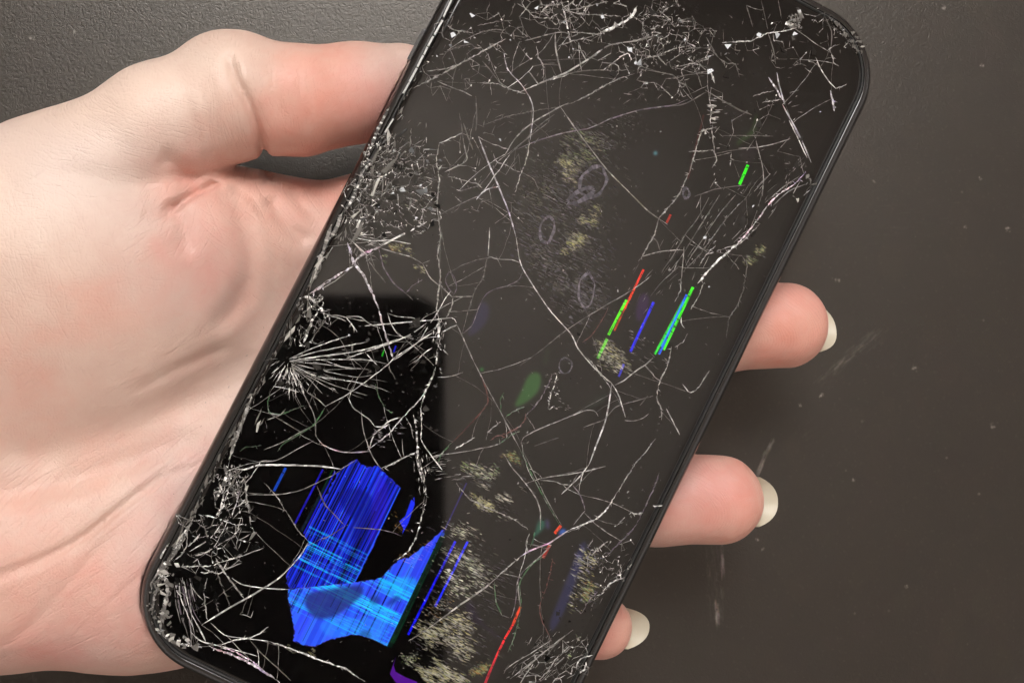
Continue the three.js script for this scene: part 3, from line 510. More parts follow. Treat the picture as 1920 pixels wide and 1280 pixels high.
  const veil = ['#54505c', '#5c5664', '#64606c', '#4c4a50', '#5c6058', '#70687c', '#686850']; flakes([[1060, 235], [1135, 250], [1140, 330], [1125, 420], [1120, 480], [1140, 560], [1100, 620], [1050, 610], [1020, 540], [980, 480], [985, 400], [1020, 330]], 10000, veil, 6, 0.55); flakes([[820, 880], [1000, 850], [1010, 960], [900, 960]], 900, veil, 7, 0.4); flakes([[830, 980], [960, 1060], [900, 1250], [780, 1270]], 1800, veil, 8, 0.5);
  flakes([[1055, 265], [1085, 240], [1130, 270], [1125, 300], [1085, 310], [1056, 300]], 1100, leaf.concat(['#5c5a48', '#7c7a58']), 4, 0.55); flakes([[1030, 300], [1060, 295], [1085, 320], [1075, 345], [1040, 335]], 900, olive, 4, 0.65); flakes([[1100, 235], [1180, 205], [1230, 205], [1180, 260], [1130, 280]], 900, grey, 4, 0.3);
  flakes([[1108, 385], [1125, 388], [1118, 420], [1095, 450], [1070, 480], [1052, 475], [1075, 440], [1090, 410]], 1300, olive.concat(['#70783c']), 4.5, 0.75); flakes([[980, 450], [1050, 470], [1110, 490], [1130, 540], [1100, 590], [1060, 570], [1010, 520]], 1300, cool.concat(grey), 5, 0.35); flakes([[975, 270], [1010, 290], [1040, 330], [1020, 390], [980, 380]], 700, leaf.concat(grey), 5, 0.4);
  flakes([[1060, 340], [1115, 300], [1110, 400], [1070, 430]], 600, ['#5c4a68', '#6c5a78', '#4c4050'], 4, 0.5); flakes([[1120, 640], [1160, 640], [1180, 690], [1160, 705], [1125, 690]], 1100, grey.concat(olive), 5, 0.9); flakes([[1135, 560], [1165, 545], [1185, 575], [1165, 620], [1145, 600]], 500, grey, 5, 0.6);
  flakes([[1405, 470], [1440, 455], [1430, 480], [1405, 500], [1395, 490]], 500, olive.concat(leaf), 4, 0.7); flakes([[715, 460], [760, 455], [775, 480], [745, 478]], 500, rust.concat(olive), 4, 0.8); flakes([[770, 495], [795, 500], [800, 525], [780, 520]], 350, olive, 4, 0.8); flakes([[715, 480], [740, 475], [730, 495], [718, 495]], 250, leaf, 4, 0.8);
  flakes([[690, 255], [820, 270], [825, 400], [700, 420], [660, 380]], 1700, grey.concat(olive), 4.5, 0.4); flakes([[950, 20], [1060, 0], [1330, 20], [1360, 130], [1200, 160], [1030, 90]], 1600, ['#7c7670', '#5c5652', '#948c84'], 5, 0.3);
  flakes([[535, 1210], [590, 1215], [590, 1232], [540, 1222]], 260, olive, 4, 0.9); flakes(z8([[1430, 680], [1500, 660], [1610, 600], [1660, 560], [1560, 700], [1480, 740]]), 500, rust, 5, 0.8); flakes(z8([[1390, 400], [1480, 380], [1450, 470], [1480, 540], [1410, 520]]), 300, rust, 3, 0.8);
  for (let i = 0; i < 130; i++) { const t = R(), x = lerp(700, 1300, R()), y = lerp(100, 1150, R()); b.globalAlpha = 0.3 + R() * 0.6; b.fillStyle = t < 0.5 ? '#a8a49c' : '#d0d0cc'; const [cx, cy] = C(x, y); b.beginPath(); b.ellipse(cx, cy, 1 + R() * 3, 0.6 + R(), R() * 3, 0, 7); b.fill(); b.globalAlpha = 1; }
  // holes burnt into the lit part
  const dead = (pts) => { soft(e, pts); e.fillStyle = '#000'; e.fill(); soft(b, pts); b.fillStyle = 'rgb(7,6,6)'; b.globalAlpha = 0.9; b.fill(); b.globalAlpha = 1; };
  dead(z8([[1300, 560], [1380, 530], [1450, 575], [1440, 660], [1380, 720], [1300, 800], [1250, 800], [1260, 700]]));
  const map = new THREE.CanvasTexture(base), em = new THREE.CanvasTexture(lit); map.colorSpace = em.colorSpace = THREE.SRGBColorSpace;
  put('display', sheet(4.2, PANEL), new THREE.MeshPhysicalMaterial({ map, emissiveMap: em, emissive: rgb(1, 1, 1), emissiveIntensity: 1.0, roughness: 0.055, ior: 1.55 }), phone);
}

// cracks: every fracture line is a thin ridge of splintered glass
const ORIENT = (p, q) => Math.atan2(q[1] - p[1], q[0] - p[0]);
class Ridges {
  constructor() { this.P = []; this.C = []; }
  tri(a, b, c, col) { this.P.push(...a, ...b, ...c); for (let i = 0; i < 3; i++) this.C.push(...col); }
  ribbon(pts, widths, tint, R, lift = 0.5, y0 = CRACK) {                        // pts in the phone's metres
    for (let i = 0; i + 1 < pts.length; i++) {
      const [x0, z0] = pts[i], [x1, z1] = pts[i + 1], L = Math.hypot(x1 - x0, z1 - z0) || 1e-9, nx = -(z1 - z0) / L, nz = (x1 - x0) / L, w0 = widths[i] / 2, w1 = widths[i + 1] / 2;
      if (w0 < 1e-7 && w1 < 1e-7) continue;
      const s = (R() - 0.5) * 0.9, h = Math.min(0.06 * mm, (w0 + w1) * lift * (0.3 + R())), k = 0.25 + R() ** 1.6 * 0.8 + (R() < 0.1 ? 0.35 : 0), col = tint(R, i / pts.length, pts[0][0] * 900).map((c) => c * k);  // random brightness per segment paints sparkle along the ridge
      const a = [x0 + nx * w0, y0, z0 + nz * w0], b = [x0 - nx * w0, y0, z0 - nz * w0], c = [x1 + nx * w1, y0, z1 + nz * w1], d = [x1 - nx * w1, y0, z1 - nz * w1], m = [x0 + nx * w0 * s, y0 + h, z0 + nz * w0 * s], n = [x1 + nx * w1 * s, y0 + h, z1 + nz * w1 * s];
      this.tri(a, c, m, col); this.tri(m, c, n, col); this.tri(m, n, b, col); this.tri(b, n, d, col);
    }
  }
  get geometry() {
    const g = new THREE.BufferGeometry(); g.setAttribute('position', new THREE.Float32BufferAttribute(this.P, 3)); g.setAttribute('color', new THREE.Float32BufferAttribute(this.C, 3)); g.computeVertexNormals(); return g;
  }
}
const crackMat = new THREE.MeshPhysicalMaterial({ vertexColors: true, roughness: 0.28, ior: 1.5, side: THREE.DoubleSide });
const filmMat = new THREE.MeshPhysicalMaterial({ vertexColors: true, roughness: 0.22, ior: 1.6, iridescence: 1, iridescenceIOR: 1.35, iridescenceThicknessRange: [200, 480], side: THREE.DoubleSide });
const dullRingMat = new THREE.MeshStandardMaterial({ vertexColors: true, roughness: 0.8, side: THREE.DoubleSide });
const flat = (r, g, b) => () => [r, g, b];
const TINT = {  // glints and rainbow gleam of the fractures are put into these colours
  w: flat(0.8, 0.79, 0.775), m: flat(0.38, 0.365, 0.35), d: flat(0.15, 0.138, 0.13), s: (R) => (R() < 0.45 ? [0.95, 0.94, 0.92] : [0.13, 0.125, 0.12]),
  r: flat(0.15, 0.05, 0.042), g: (R) => (R() < 0.6 ? [0.05, 0.14, 0.055] : [0.17, 0.2, 0.16]), p: (R) => (R() < 0.5 ? [0.14, 0.105, 0.15] : [0.2, 0.17, 0.19]),
  i: (R, t, k) => { const v = noise3(t * 7, k, 0.5), a = clamp((Math.abs(v - 0.5) - 0.14) * 3, 0, 0.6), hue = v > 0.5 ? [0.42, 0.3, 0.75] : noise3(t * 5, k, 3.5) > 0.5 ? [0.25, 0.6, 0.4] : [0.7, 0.3, 0.24]; return [0.72, 0.72, 0.76].map((c, i) => lerp(c, hue[i], a)); },
};
const PXMM = 1 / 11.7 * mm;
function crackShape(K, kind, width, px, R, rough) {
  const loc = px.map((p) => { const q = onPhone(...p); return new THREE.Vector3(q[0], 0, q[1]); });
  let len = 0; for (let i = 0; i + 1 < loc.length; i++) len += loc[i].distanceTo(loc[i + 1]);
  const n = Math.max(4, Math.ceil(len / (rough ? 0.34 * mm : 0.6 * mm))), curve = loc.length > 2 ? new THREE.CatmullRomCurve3(loc, false, 'catmullrom', rough ? 0.12 : 0.4) : new THREE.LineCurve3(loc[0], loc[1]);
  const jit = (rough ? 0.075 : 0.025) * mm, ph = R() * 99, pts = curve.getSpacedPoints(n).map((p) => [p.x + (R() - 0.5) * jit * 2, p.z + (R() - 0.5) * jit * 2]), W = width * 0.86 * PXMM;
  const ws = pts.map((_, i) => { const t = i / n, end = Math.min(1, 0.25 + 6 * Math.min(t, 1 - t)); return W * end * (rough ? (R() < 0.07 ? 0.15 : 0.25 + 0.9 * noise3(i * 0.45, ph, 1.5) + 0.35 * R()) : 0.6 + 0.5 * noise3(i * 0.2, ph, 2.5)); });
  K.ribbon(pts, ws, TINT[kind], R);
  if (rough) for (let i = 0; i < n; i++) if (R() < 0.16) {                      // spurs and chips beside the line
    const p = pts[i], a = Math.atan2(pts[i + 1][1] - p[1], pts[i + 1][0] - p[0]) + (R() < 0.5 ? 1 : -1) * (0.4 + R() * 1.1), l = (0.2 + R() * 0.7) * mm;
    K.ribbon([p, [p[0] + Math.cos(a) * l * 0.5, p[1] + Math.sin(a) * l * 0.5], [p[0] + Math.cos(a) * l, p[1] + Math.sin(a) * l]], [W * 0.5, W * (0.25 + R() * 0.5), 0], TINT[kind === 'w' ? 'm' : kind], R);
  }
}
{
  const R = rng(2024);
  const lines = [
    // [kind, width in photograph pixels, splintered, x, y, x, y ...]
    ['i', 3.6, 0, 897, 256, 918, 310, 935, 350, 955, 400, 968, 445], ['w', 2.6, 0, 968, 445, 975, 490, 990, 520, 1030, 580, 1070, 625, 1085, 655, 1115, 690, 1147, 718],
    ['i', 4.2, 0, 1147, 718, 1143, 750, 1135, 790, 1118, 835, 1105, 870], ['w', 3.4, 0, 1105, 870, 1090, 890, 1072, 908, 1053, 926], ['w', 2.6, 0, 1147, 718, 1160, 740, 1168, 765, 1173, 782], ['i', 3.4, 0, 937, 349, 915, 354, 902, 363, 893, 374],
    ['i', 3.2, 0, 945, 100, 952, 130, 975, 155, 992, 180, 1000, 205, 997, 240, 994, 262], ['m', 2.6, 1, 994, 262, 987, 300, 975, 330, 966, 360], ['m', 3.0, 0, 1049, 197, 1075, 235, 1105, 275, 1140, 320, 1180, 360, 1215, 395, 1252, 421],
    ['m', 3.4, 1, 772, 166, 801, 152, 831, 137, 860, 121, 887, 106, 920, 88, 950, 72], ['m', 2.4, 1, 800, 133, 840, 128, 870, 116],
    ['m', 4.0, 0, 969, 175, 1012, 156, 1059, 137, 1106, 109, 1137, 87, 1165, 80, 1200, 75, 1240, 62], ['d', 3.0, 0, 1055, 140, 1090, 133, 1120, 131, 1152, 132], ['m', 3.0, 1, 1180, 78, 1205, 72, 1225, 60, 1240, 62],
    ['m', 3.2, 0, 947, 290, 966, 259, 997, 231, 1050, 200, 1066, 193], ['m', 3.0, 1, 1075, 192, 1100, 180, 1137, 159, 1165, 146, 1190, 138], ['m', 2.6, 1, 1195, 137, 1205, 110, 1235, 104, 1262, 92, 1300, 84], ['d', 2.6, 0, 955, 290, 985, 262, 1010, 236, 1040, 214], ['d', 2.2, 0, 960, 285, 1000, 250, 1030, 228],
    ['p', 3.2, 0, 966, 281, 1012, 262, 1066, 247, 1106, 240, 1147, 222, 1200, 206, 1262, 197, 1290, 186], ['d', 2.2, 1, 905, 235, 950, 218, 1000, 208, 1048, 200],
    ['w', 4.0, 1, 1056, 16, 1062, 40, 1066, 60, 1070, 76], ['m', 3.8, 0, 1041, 59, 1042, 90, 1046, 110, 1053, 137], ['m', 3.4, 0, 1085, 80, 1090, 95, 1099, 113], ['m', 2.8, 1, 1006, 87, 1010, 108, 1019, 122, 1020, 150], ['m', 3.2, 0, 992, 134, 1000, 145, 1010, 158], ['d', 2.6, 0, 1000, 124, 1022, 120, 1046, 122],
    ['m', 2.8, 0, 975, 78, 1000, 72, 1030, 64, 1052, 60, 1066, 63, 1070, 76], ['m', 3.0, 1, 1047, 86, 1075, 76, 1095, 72, 1112, 77], ['w', 6.5, 1, 1126, 60, 1140, 56, 1156, 48, 1172, 40, 1187, 28, 1195, 10], ['m', 3, 1, 1118, 50, 1128, 62, 1105, 63], ['m', 3, 1, 1070, 60, 1100, 62, 1126, 66],
    ['m', 3.4, 1, 1030, 30, 1016, 20, 1030, 10, 1052, 8], ['m', 3, 1, 1056, 14, 1075, 4, 1078, -4], ['m', 3, 1, 1056, 16, 1075, 18, 1100, 12, 1140, 2], ['m', 3, 1, 1056, 18, 1090, 26, 1120, 28, 1165, 30], ['m', 3, 1, 1050, 10, 1040, -4], ['m', 2.6, 1, 1052, 22, 1030, 34, 1000, 32], ['m', 2.4, 1, 1192, 104, 1194, 120, 1198, 125], ['w', 2.6, 1, 1160, 106, 1178, 100, 1185, 112], ['m', 2.6, 1, 1162, 130, 1158, 140, 1148, 152],
    ['m', 2.8, 0, 1128, 117, 1150, 119, 1160, 124, 1162, 132, 1178, 130], ['d', 2.6, 0, 1210, 130, 1240, 136, 1262, 140, 1275, 152, 1285, 143], ['m', 2.4, 1, 1265, 126, 1300, 118, 1328, 110, 1330, 104], ['m', 2.6, 1, 1210, 28, 1240, 30, 1262, 40], ['m', 2.2, 1, 1232, 16, 1245, 26, 1258, 38], ['m', 2.4, 1, 1250, 62, 1285, 68, 1290, 78], ['d', 2.2, 0, 1275, 38, 1300, 33], ['w', 4, 1, 1330, 130, 1336, 142, 1340, 156], ['d', 2.4, 1, 1300, 124, 1310, 144, 1316, 164],
    ['m', 2.6, 1, 969, 6, 980, 12, 990, 19, 1003, 34], ['d', 2.6, 1, 919, 3, 912, 22], ['d', 3, 1, 966, 6, 955, 32], ['d', 2.4, 1, 895, 48, 930, 40, 960, 38], ['m', 3, 1, 838, 46, 850, 56, 870, 58], ['d', 3, 1, 900, 60, 925, 55, 948, 56], ['d', 3, 1, 838, 94, 880, 82, 905, 96], ['d', 2.6, 0, 905, 115, 920, 132, 935, 152, 948, 165], ['m', 2.6, 1, 900, 155, 930, 156, 960, 168, 985, 176],
    ['d', 3, 0, 869, 231, 878, 258, 887, 281], ['d', 2.8, 0, 861, 212, 866, 240, 869, 266], ['m', 3.4, 0, 869, 266, 873, 285, 876, 298, 868, 306], ['m', 3.0, 0, 868, 306, 856, 312, 834, 322], ['d', 2.6, 0, 840, 178, 848, 192], ['d', 3, 0, 892, 180, 894, 220, 892, 245], ['m', 2.6, 0, 820, 152, 850, 165, 870, 172, 885, 180], ['m', 2.6, 0, 925, 288, 932, 304, 947, 308, 966, 320, 976, 322], ['d', 2.4, 0, 976, 322, 1000, 335, 1010, 355],
    ['m', 2.6, 1, 838, 330, 870, 338, 895, 345, 905, 352], ['d', 2.4, 1, 860, 358, 885, 352, 905, 345],
    ['m', 2.8, 1, 824, 268, 818, 300, 824, 340, 819, 382, 823, 415], ['m', 3, 1, 821, 405, 826, 442, 820, 478, 826, 512, 822, 548, 819, 580, 824, 606], ['d', 2, 0, 828, 430, 824, 500, 829, 560], ['s', 6, 1, 823, 600, 822, 630, 820, 655], ['s', 4, 1, 820, 655, 817, 690, 808, 712, 798, 733, 789, 764], ['i', 3, 1, 808, 715, 795, 738, 775, 762, 752, 785, 730, 812, 716, 823, 692, 841], ['w', 3, 0, 752, 782, 740, 785, 728, 790, 716, 800, 702, 799],
    ['w', 2.8, 1, 789, 764, 790, 794, 789, 823], ['w', 2.6, 0, 789, 823, 797, 838, 808, 853, 829, 881], ['s', 5, 1, 775, 778, 780, 799, 782, 834, 784, 870, 790, 898], ['s', 4, 1, 781, 846, 790, 880, 797, 911, 800, 930], ['s', 3.2, 1, 800, 930, 796, 950, 791, 967, 781, 1005, 766, 1033, 750, 1045, 737, 1052], ['m', 2.4, 1, 760, 780, 770, 800, 775, 822], ['m', 2, 0, 754, 822, 755, 845, 758, 858], ['w', 3, 1, 721, 877, 740, 867, 760, 856, 780, 848],
    ['w', 4.2, 0, 800, 416, 770, 432, 740, 447, 714, 461], ['i', 5, 1, 714, 461, 695, 470, 679, 477, 663, 491], ['i', 5, 1, 663, 498, 640, 511, 621, 524, 600, 538, 581, 550], ['m', 2.6, 0, 655, 505, 630, 525, 604, 541], ['i', 5.5, 1, 651, 454, 663, 491, 682, 517, 698, 550, 710, 580], ['i', 4.4, 1, 710, 580, 719, 616, 728, 644, 737, 674], ['w', 2.8, 0, 655, 447, 675, 466, 690, 480], ['m', 2, 0, 660, 452, 680, 475], ['w', 2.4, 0, 660, 437, 690, 440, 733, 435], ['w', 2.4, 0, 665, 445, 700, 452, 730, 450, 770, 457], ['m', 2.2, 0, 668, 441, 700, 447, 725, 454], ['m', 2, 0, 685, 460, 705, 455], ['d', 2.6, 0, 684, 480, 705, 508, 723, 530], ['d', 2.2, 0, 690, 466, 702, 500],
    ['p', 3, 0, 710, 466, 715, 485, 719, 501, 738, 531, 761, 550], ['p', 2.6, 1, 761, 550, 772, 536, 792, 524], ['d', 2, 0, 761, 550, 774, 562], ['m', 2.6, 0, 715, 466, 750, 476, 771, 482, 792, 494], ['m', 2.6, 0, 792, 494, 808, 522, 831, 541, 848, 557], ['m', 2.4, 0, 792, 494, 806, 488], ['m', 2.4, 0, 848, 556, 868, 556, 888, 555], ['m', 3, 1, 849, 559, 846, 578, 836, 597], ['p', 2.6, 0, 841, 510, 835, 525, 842, 542, 850, 550], ['p', 2.4, 0, 841, 508, 852, 520, 856, 540, 850, 553],
    ['w', 2.8, 0, 672, 612, 705, 609, 738, 606, 775, 603, 808, 600, 840, 596, 850, 596, 856, 605], ['w', 3.6, 0, 857, 609, 845, 614, 830, 622], ['m', 2.8, 0, 857, 609, 866, 628, 874, 646, 888, 677], ['w', 2.8, 0, 815, 622, 796, 632, 770, 652, 749, 668, 735, 676], ['w', 3, 0, 810, 652, 795, 662, 778, 680], ['w', 2.8, 0, 800, 605, 780, 620, 759, 632, 724, 646, 682, 660], ['w', 2.4, 0, 682, 660, 649, 672], ['w', 2.4, 0, 726, 587, 735, 611, 748, 628, 761, 634], ['m', 2.2, 0, 726, 587, 745, 593, 775, 596, 780, 602], ['m', 2.2, 0, 759, 632, 775, 630, 795, 632], ['w', 2.6, 0, 684, 660, 695, 672, 707, 684], ['d', 2, 0, 735, 640, 770, 642, 798, 658],
    ['w', 2.4, 0, 618, 592, 635, 596, 649, 602], ['w', 3.2, 1, 649, 594, 658, 606, 669, 622], ['w', 2.2, 0, 649, 593, 675, 594, 691, 606, 714, 616], ['d', 2, 0, 596, 606, 620, 620, 640, 640, 668, 695],
    ['w', 2.6, 0, 541, 673, 580, 655, 620, 640, 655, 629], ['w', 2.6, 0, 542, 674, 590, 660, 640, 650, 688, 641], ['w', 3, 0, 543, 676, 600, 668, 660, 660, 710, 648, 751, 634], ['w', 2.4, 0, 542, 677, 600, 674, 680, 674, 726, 682], ['m', 2.4, 0, 543, 678, 600, 682, 660, 690, 690, 692], ['m', 2.2, 0, 545, 680, 600, 694, 650, 704, 672, 707, 700, 703], ['w', 2.4, 0, 546, 682, 590, 704, 640, 712, 680, 718, 690, 722], ['m', 2, 0, 546, 684, 600, 712, 650, 730, 688, 741], ['m', 2, 0, 546, 686, 590, 712, 634, 737], ['m', 2.2, 0, 545, 686, 580, 712, 604, 738], ['w', 3.4, 0, 548, 690, 558, 712, 570, 738], ['w', 4, 0, 545, 696, 552, 712, 556, 724], ['m', 2.4, 0, 575, 735, 595, 748, 611, 763], ['w', 2.4, 0, 512, 724, 535, 728, 560, 735],
    ['w', 3, 1, 535, 685, 525, 702, 520, 715], ['w', 3.6, 1, 540, 680, 535, 700, 530, 712], ['w', 3, 1, 538, 690, 542, 715, 541, 740], ['w', 2.6, 0, 609, 762, 648, 741, 686, 715, 726, 684, 740, 670, 775, 647, 812, 623], ['w', 2.4, 0, 651, 743, 662, 764, 678, 776, 693, 787, 702, 799], ['g', 3.4, 0, 609, 764, 599, 780, 587, 797, 562, 813, 531, 832, 520, 846], ['m', 2, 0, 590, 797, 562, 810, 531, 828, 494, 843], ['m', 2.4, 0, 564, 731, 580, 759, 590, 785, 592, 818], ['i', 2.6, 0, 592, 818, 606, 834, 634, 846, 660, 848, 693, 846], ['m', 2.6, 0, 677, 769, 681, 806, 693, 844, 707, 870, 719, 881], ['g', 2.6, 1, 505, 735, 501, 760, 506, 775, 530, 776, 555, 765, 570, 760], ['m', 2.4, 0, 500, 787, 525, 778, 535, 766], ['m', 2.2, 0, 488, 866, 520, 862, 560, 840, 588, 826], ['g', 2, 1, 448, 846, 460, 838, 490, 835],
    ['g', 2.4, 1, 703, 720, 710, 745, 722, 765, 735, 775], ['d', 2.4, 1, 726, 684, 735, 700, 742, 712], ['i', 3, 1, 690, 845, 700, 815, 712, 805, 730, 795],
    ['w', 4.2, 0, 435, 878, 459, 880, 484, 872, 541, 872, 600, 874, 639, 879], ['m', 2.4, 0, 639, 879, 655, 870, 667, 862], ['m', 2.2, 0, 466, 927, 519, 927, 560, 920, 581, 911, 622, 892, 640, 880], ['p', 2.8, 0, 594, 911, 609, 946, 630, 968, 647, 986], ['p', 2.4, 0, 647, 986, 625, 1000, 600, 1014], ['p', 2.2, 0, 662, 989, 706, 992, 735, 998, 753, 1005], ['m', 2.2, 1, 495, 905, 516, 927, 530, 950, 544, 971, 559, 996, 578, 1014],
    ['w', 4.2, 0, 378, 1171, 425, 1142, 475, 1114, 519, 1086, 545, 1062], ['w', 3, 0, 545, 1062, 559, 1046, 570, 1030, 578, 1016], ['w', 2.8, 0, 434, 1083, 450, 1094, 469, 1099, 500, 1103, 541, 1105], ['w', 2.8, 1, 341, 1061, 370, 1062, 394, 1061, 412, 1055], ['w', 2.6, 0, 412, 1054, 450, 1043, 494, 1027], ['m', 2.4, 0, 425, 1067, 440, 1060, 453, 1055], ['m', 4, 1, 403, 1046, 413, 1062, 425, 1080, 440, 1100, 458, 1122], ['w', 3, 1, 375, 1073, 388, 1074, 400, 1070], ['m', 3, 1, 388, 1082, 382, 1110, 385, 1140, 388, 1165], ['d', 3, 1, 405, 1065, 412, 1090, 425, 1120, 432, 1140], ['d', 3, 1, 402, 1110, 408, 1148], ['m', 2.4, 0, 358, 1098, 370, 1115, 380, 1125],
    ['w', 2.6, 0, 394, 1167, 410, 1182, 425, 1192, 462, 1197, 503, 1202], ['w', 3.6, 1, 503, 1202, 531, 1211, 565, 1224, 602, 1238, 648, 1254, 684, 1278], ['w', 3, 1, 412, 1210, 440, 1200, 469, 1196, 485, 1188, 503, 1175], ['w', 2.8, 0, 356, 1183, 370, 1198, 387, 1205, 425, 1214, 482, 1230], ['w', 3.6, 0, 366, 1165, 374, 1180, 385, 1202], ['i', 5, 1, 391, 1210, 412, 1220, 437, 1228, 465, 1242, 484, 1252, 505, 1266, 525, 1280], ['i', 3.4, 1, 400, 1208, 440, 1222, 470, 1238, 500, 1262], ['d', 3, 0, 466, 1197, 490, 1225, 520, 1252, 545, 1276],
    ['w', 2.4, 0, 335, 1088, 338, 1120, 350, 1150, 362, 1178], ['p', 2.6, 0, 339, 1086, 345, 1115, 352, 1150, 358, 1184], ['w', 2.2, 0, 345, 1090, 350, 1120, 358, 1150, 370, 1172], ['p', 2.2, 0, 331, 1090, 333, 1120, 340, 1155, 350, 1185], ['w', 2.4, 0, 328, 1092, 332, 1110, 340, 1118], ['p', 2, 0, 349, 1085, 354, 1115, 362, 1145, 378, 1172], ['m', 2, 0, 327, 1100, 329, 1130, 338, 1168],
    ['m', 4, 1, 365, 965, 352, 990, 345, 1010, 330, 1035, 312, 1058, 300, 1075], ['m', 3.4, 1, 350, 990, 350, 1020, 340, 1040, 325, 1052], ['w', 3.6, 1, 300, 1048, 308, 1030, 318, 1018], ['w', 5, 1, 296, 1064, 296, 1075, 306, 1082, 318, 1078], ['m', 4, 1, 305, 1050, 298, 1070, 282, 1095, 284, 1105], ['w', 3.2, 1, 380, 965, 400, 970, 425, 978, 442, 984], ['w', 3.6, 1, 442, 984, 462, 984, 474, 992, 478, 1002], ['m', 3, 1, 442, 984, 440, 1004, 420, 1014, 405, 1024], ['m', 4, 1, 405, 1024, 385, 1036, 365, 1042], ['w', 2.8, 0, 420, 975, 405, 995, 390, 1012, 354, 1034], ['m', 2.2, 0, 430, 988, 400, 996], ['w', 3, 1, 375, 1000, 362, 1016, 352, 1024], ['d', 3, 1, 375, 965, 385, 995, 392, 1020], ['m', 2, 0, 444, 1014, 460, 1006, 470, 1000], ['m', 2, 0, 450, 1152, 460, 1153, 470, 1158, 474, 1145],
    ['w', 2.4, 1, 420, 1070, 410, 1076, 400, 1074], ['s', 4, 1, 410, 905, 420, 930, 412, 955, 402, 972], ['s', 4.4, 1, 432, 880, 428, 900, 440, 920, 455, 910], ['m', 3.4, 1, 458, 895, 462, 930, 466, 960, 470, 985], ['i', 3, 1, 450, 915, 440, 950, 434, 970], ['w', 3, 1, 427, 920, 420, 945, 408, 965],
    ['s', 8, 1, 352, 985, 340, 1010, 322, 1042, 302, 1066, 296, 1085], ['m', 9, 1, 300, 1075, 312, 1088, 314, 1110, 308, 1135, 303, 1160, 300, 1182], ['s', 7, 1, 298, 1182, 312, 1196, 330, 1206, 352, 1210, 378, 1214], ['m', 6, 1, 285, 1150, 288, 1120, 296, 1100], ['s', 6, 1, 345, 1190, 352, 1204, 360, 1212], ['s', 6, 1, 596, 585, 585, 600, 578, 620, 568, 642], ['s', 6, 1, 560, 560, 575, 556, 590, 566, 604, 582, 610, 600, 596, 612], ['m', 7, 1, 470, 745, 462, 770, 450, 800, 440, 830, 428, 862], ['s', 6, 1, 420, 870, 424, 892, 414, 915, 404, 938], ['m', 8, 1, 622, 420, 614, 445, 606, 470, 596, 492], ['m', 7, 1, 640, 400, 630, 430, 615, 450], ['s', 6, 1, 730, 200, 712, 235, 700, 262, 690, 290], ['s', 6, 1, 700, 300, 680, 320, 672, 345, 660, 375, 645, 398],
    // right half
    ['m', 2.6, 0, 888, 677, 910, 720, 940, 775, 958, 810, 975, 842], ['g', 2.8, 0, 975, 842, 1000, 895, 1025, 942, 1050, 985], ['m', 2, 0, 982, 848, 1007, 899, 1030, 945, 1053, 984], ['r', 3, 0, 900, 700, 911, 728, 915, 754, 904, 770, 874, 803, 848, 829], ['g', 3.2, 1, 848, 829, 835, 842, 827, 852, 821, 869], ['w', 2.4, 1, 852, 842, 870, 832, 890, 820], ['m', 2.2, 0, 820, 707, 842, 706, 868, 698],
    ['m', 2.6, 0, 986, 906, 1007, 899, 1035, 893, 1061, 890, 1100, 883, 1136, 874], ['m', 2, 0, 1012, 900, 1038, 902, 1055, 908, 1071, 909], ['p', 2.4, 0, 1074, 910, 1085, 923, 1092, 938, 1097, 955], ['m', 2.4, 0, 1097, 957, 1090, 966, 1075, 984], ['m', 3, 0, 944, 850, 960, 876, 984, 904, 1005, 934, 1013, 958, 1013, 993], ['m', 2.8, 1, 855, 905, 880, 935, 910, 950, 940, 962, 965, 975, 990, 992], ['m', 2.4, 0, 977, 832, 980, 822, 986, 817, 1005, 807, 1026, 798, 1061, 784, 1096, 770, 1115, 770, 1122, 780], ['d', 2.4, 0, 1094, 801, 1115, 793, 1132, 787, 1155, 763, 1190, 752, 1225, 742], ['m', 2, 0, 1171, 788, 1185, 789, 1197, 787, 1207, 783, 1216, 776], ['d', 2, 0, 1002, 836, 1025, 828, 1048, 820],
    ['r', 3, 1, 918, 826, 930, 818, 950, 812, 975, 800, 985, 785, 985, 775], ['p', 3, 1, 985, 778, 1000, 765, 1015, 745, 1028, 720, 1035, 702], ['s', 3, 1, 1040, 760, 1028, 768, 1032, 740, 1040, 722, 1045, 700], ['g', 3, 1, 948, 782, 960, 772, 985, 762], ['g', 2.6, 1, 946, 735, 938, 748, 940, 775], ['g', 3, 1, 938, 832, 950, 822, 965, 812, 975, 808], ['m', 2.4, 1, 912, 825, 915, 810, 925, 800, 940, 790], ['d', 2.6, 0, 893, 872, 900, 852, 908, 838],
    ['m', 2.6, 1, 1230, 822, 1208, 850, 1192, 869, 1172, 900, 1155, 927], ['w', 3.6, 1, 1155, 927, 1139, 953, 1120, 972, 1092, 984, 1066, 994], ['i', 4, 0, 1066, 994, 1045, 1008, 1030, 1018, 1010, 1026, 990, 1034, 975, 1044], ['m', 3.8, 1, 975, 1044, 962, 1055, 945, 1070, 931, 1083], ['m', 4.4, 0, 931, 1083, 914, 1098, 896, 1111, 861, 1135, 821, 1165, 800, 1180], ['d', 3, 1, 800, 1180, 785, 1190, 765, 1202],
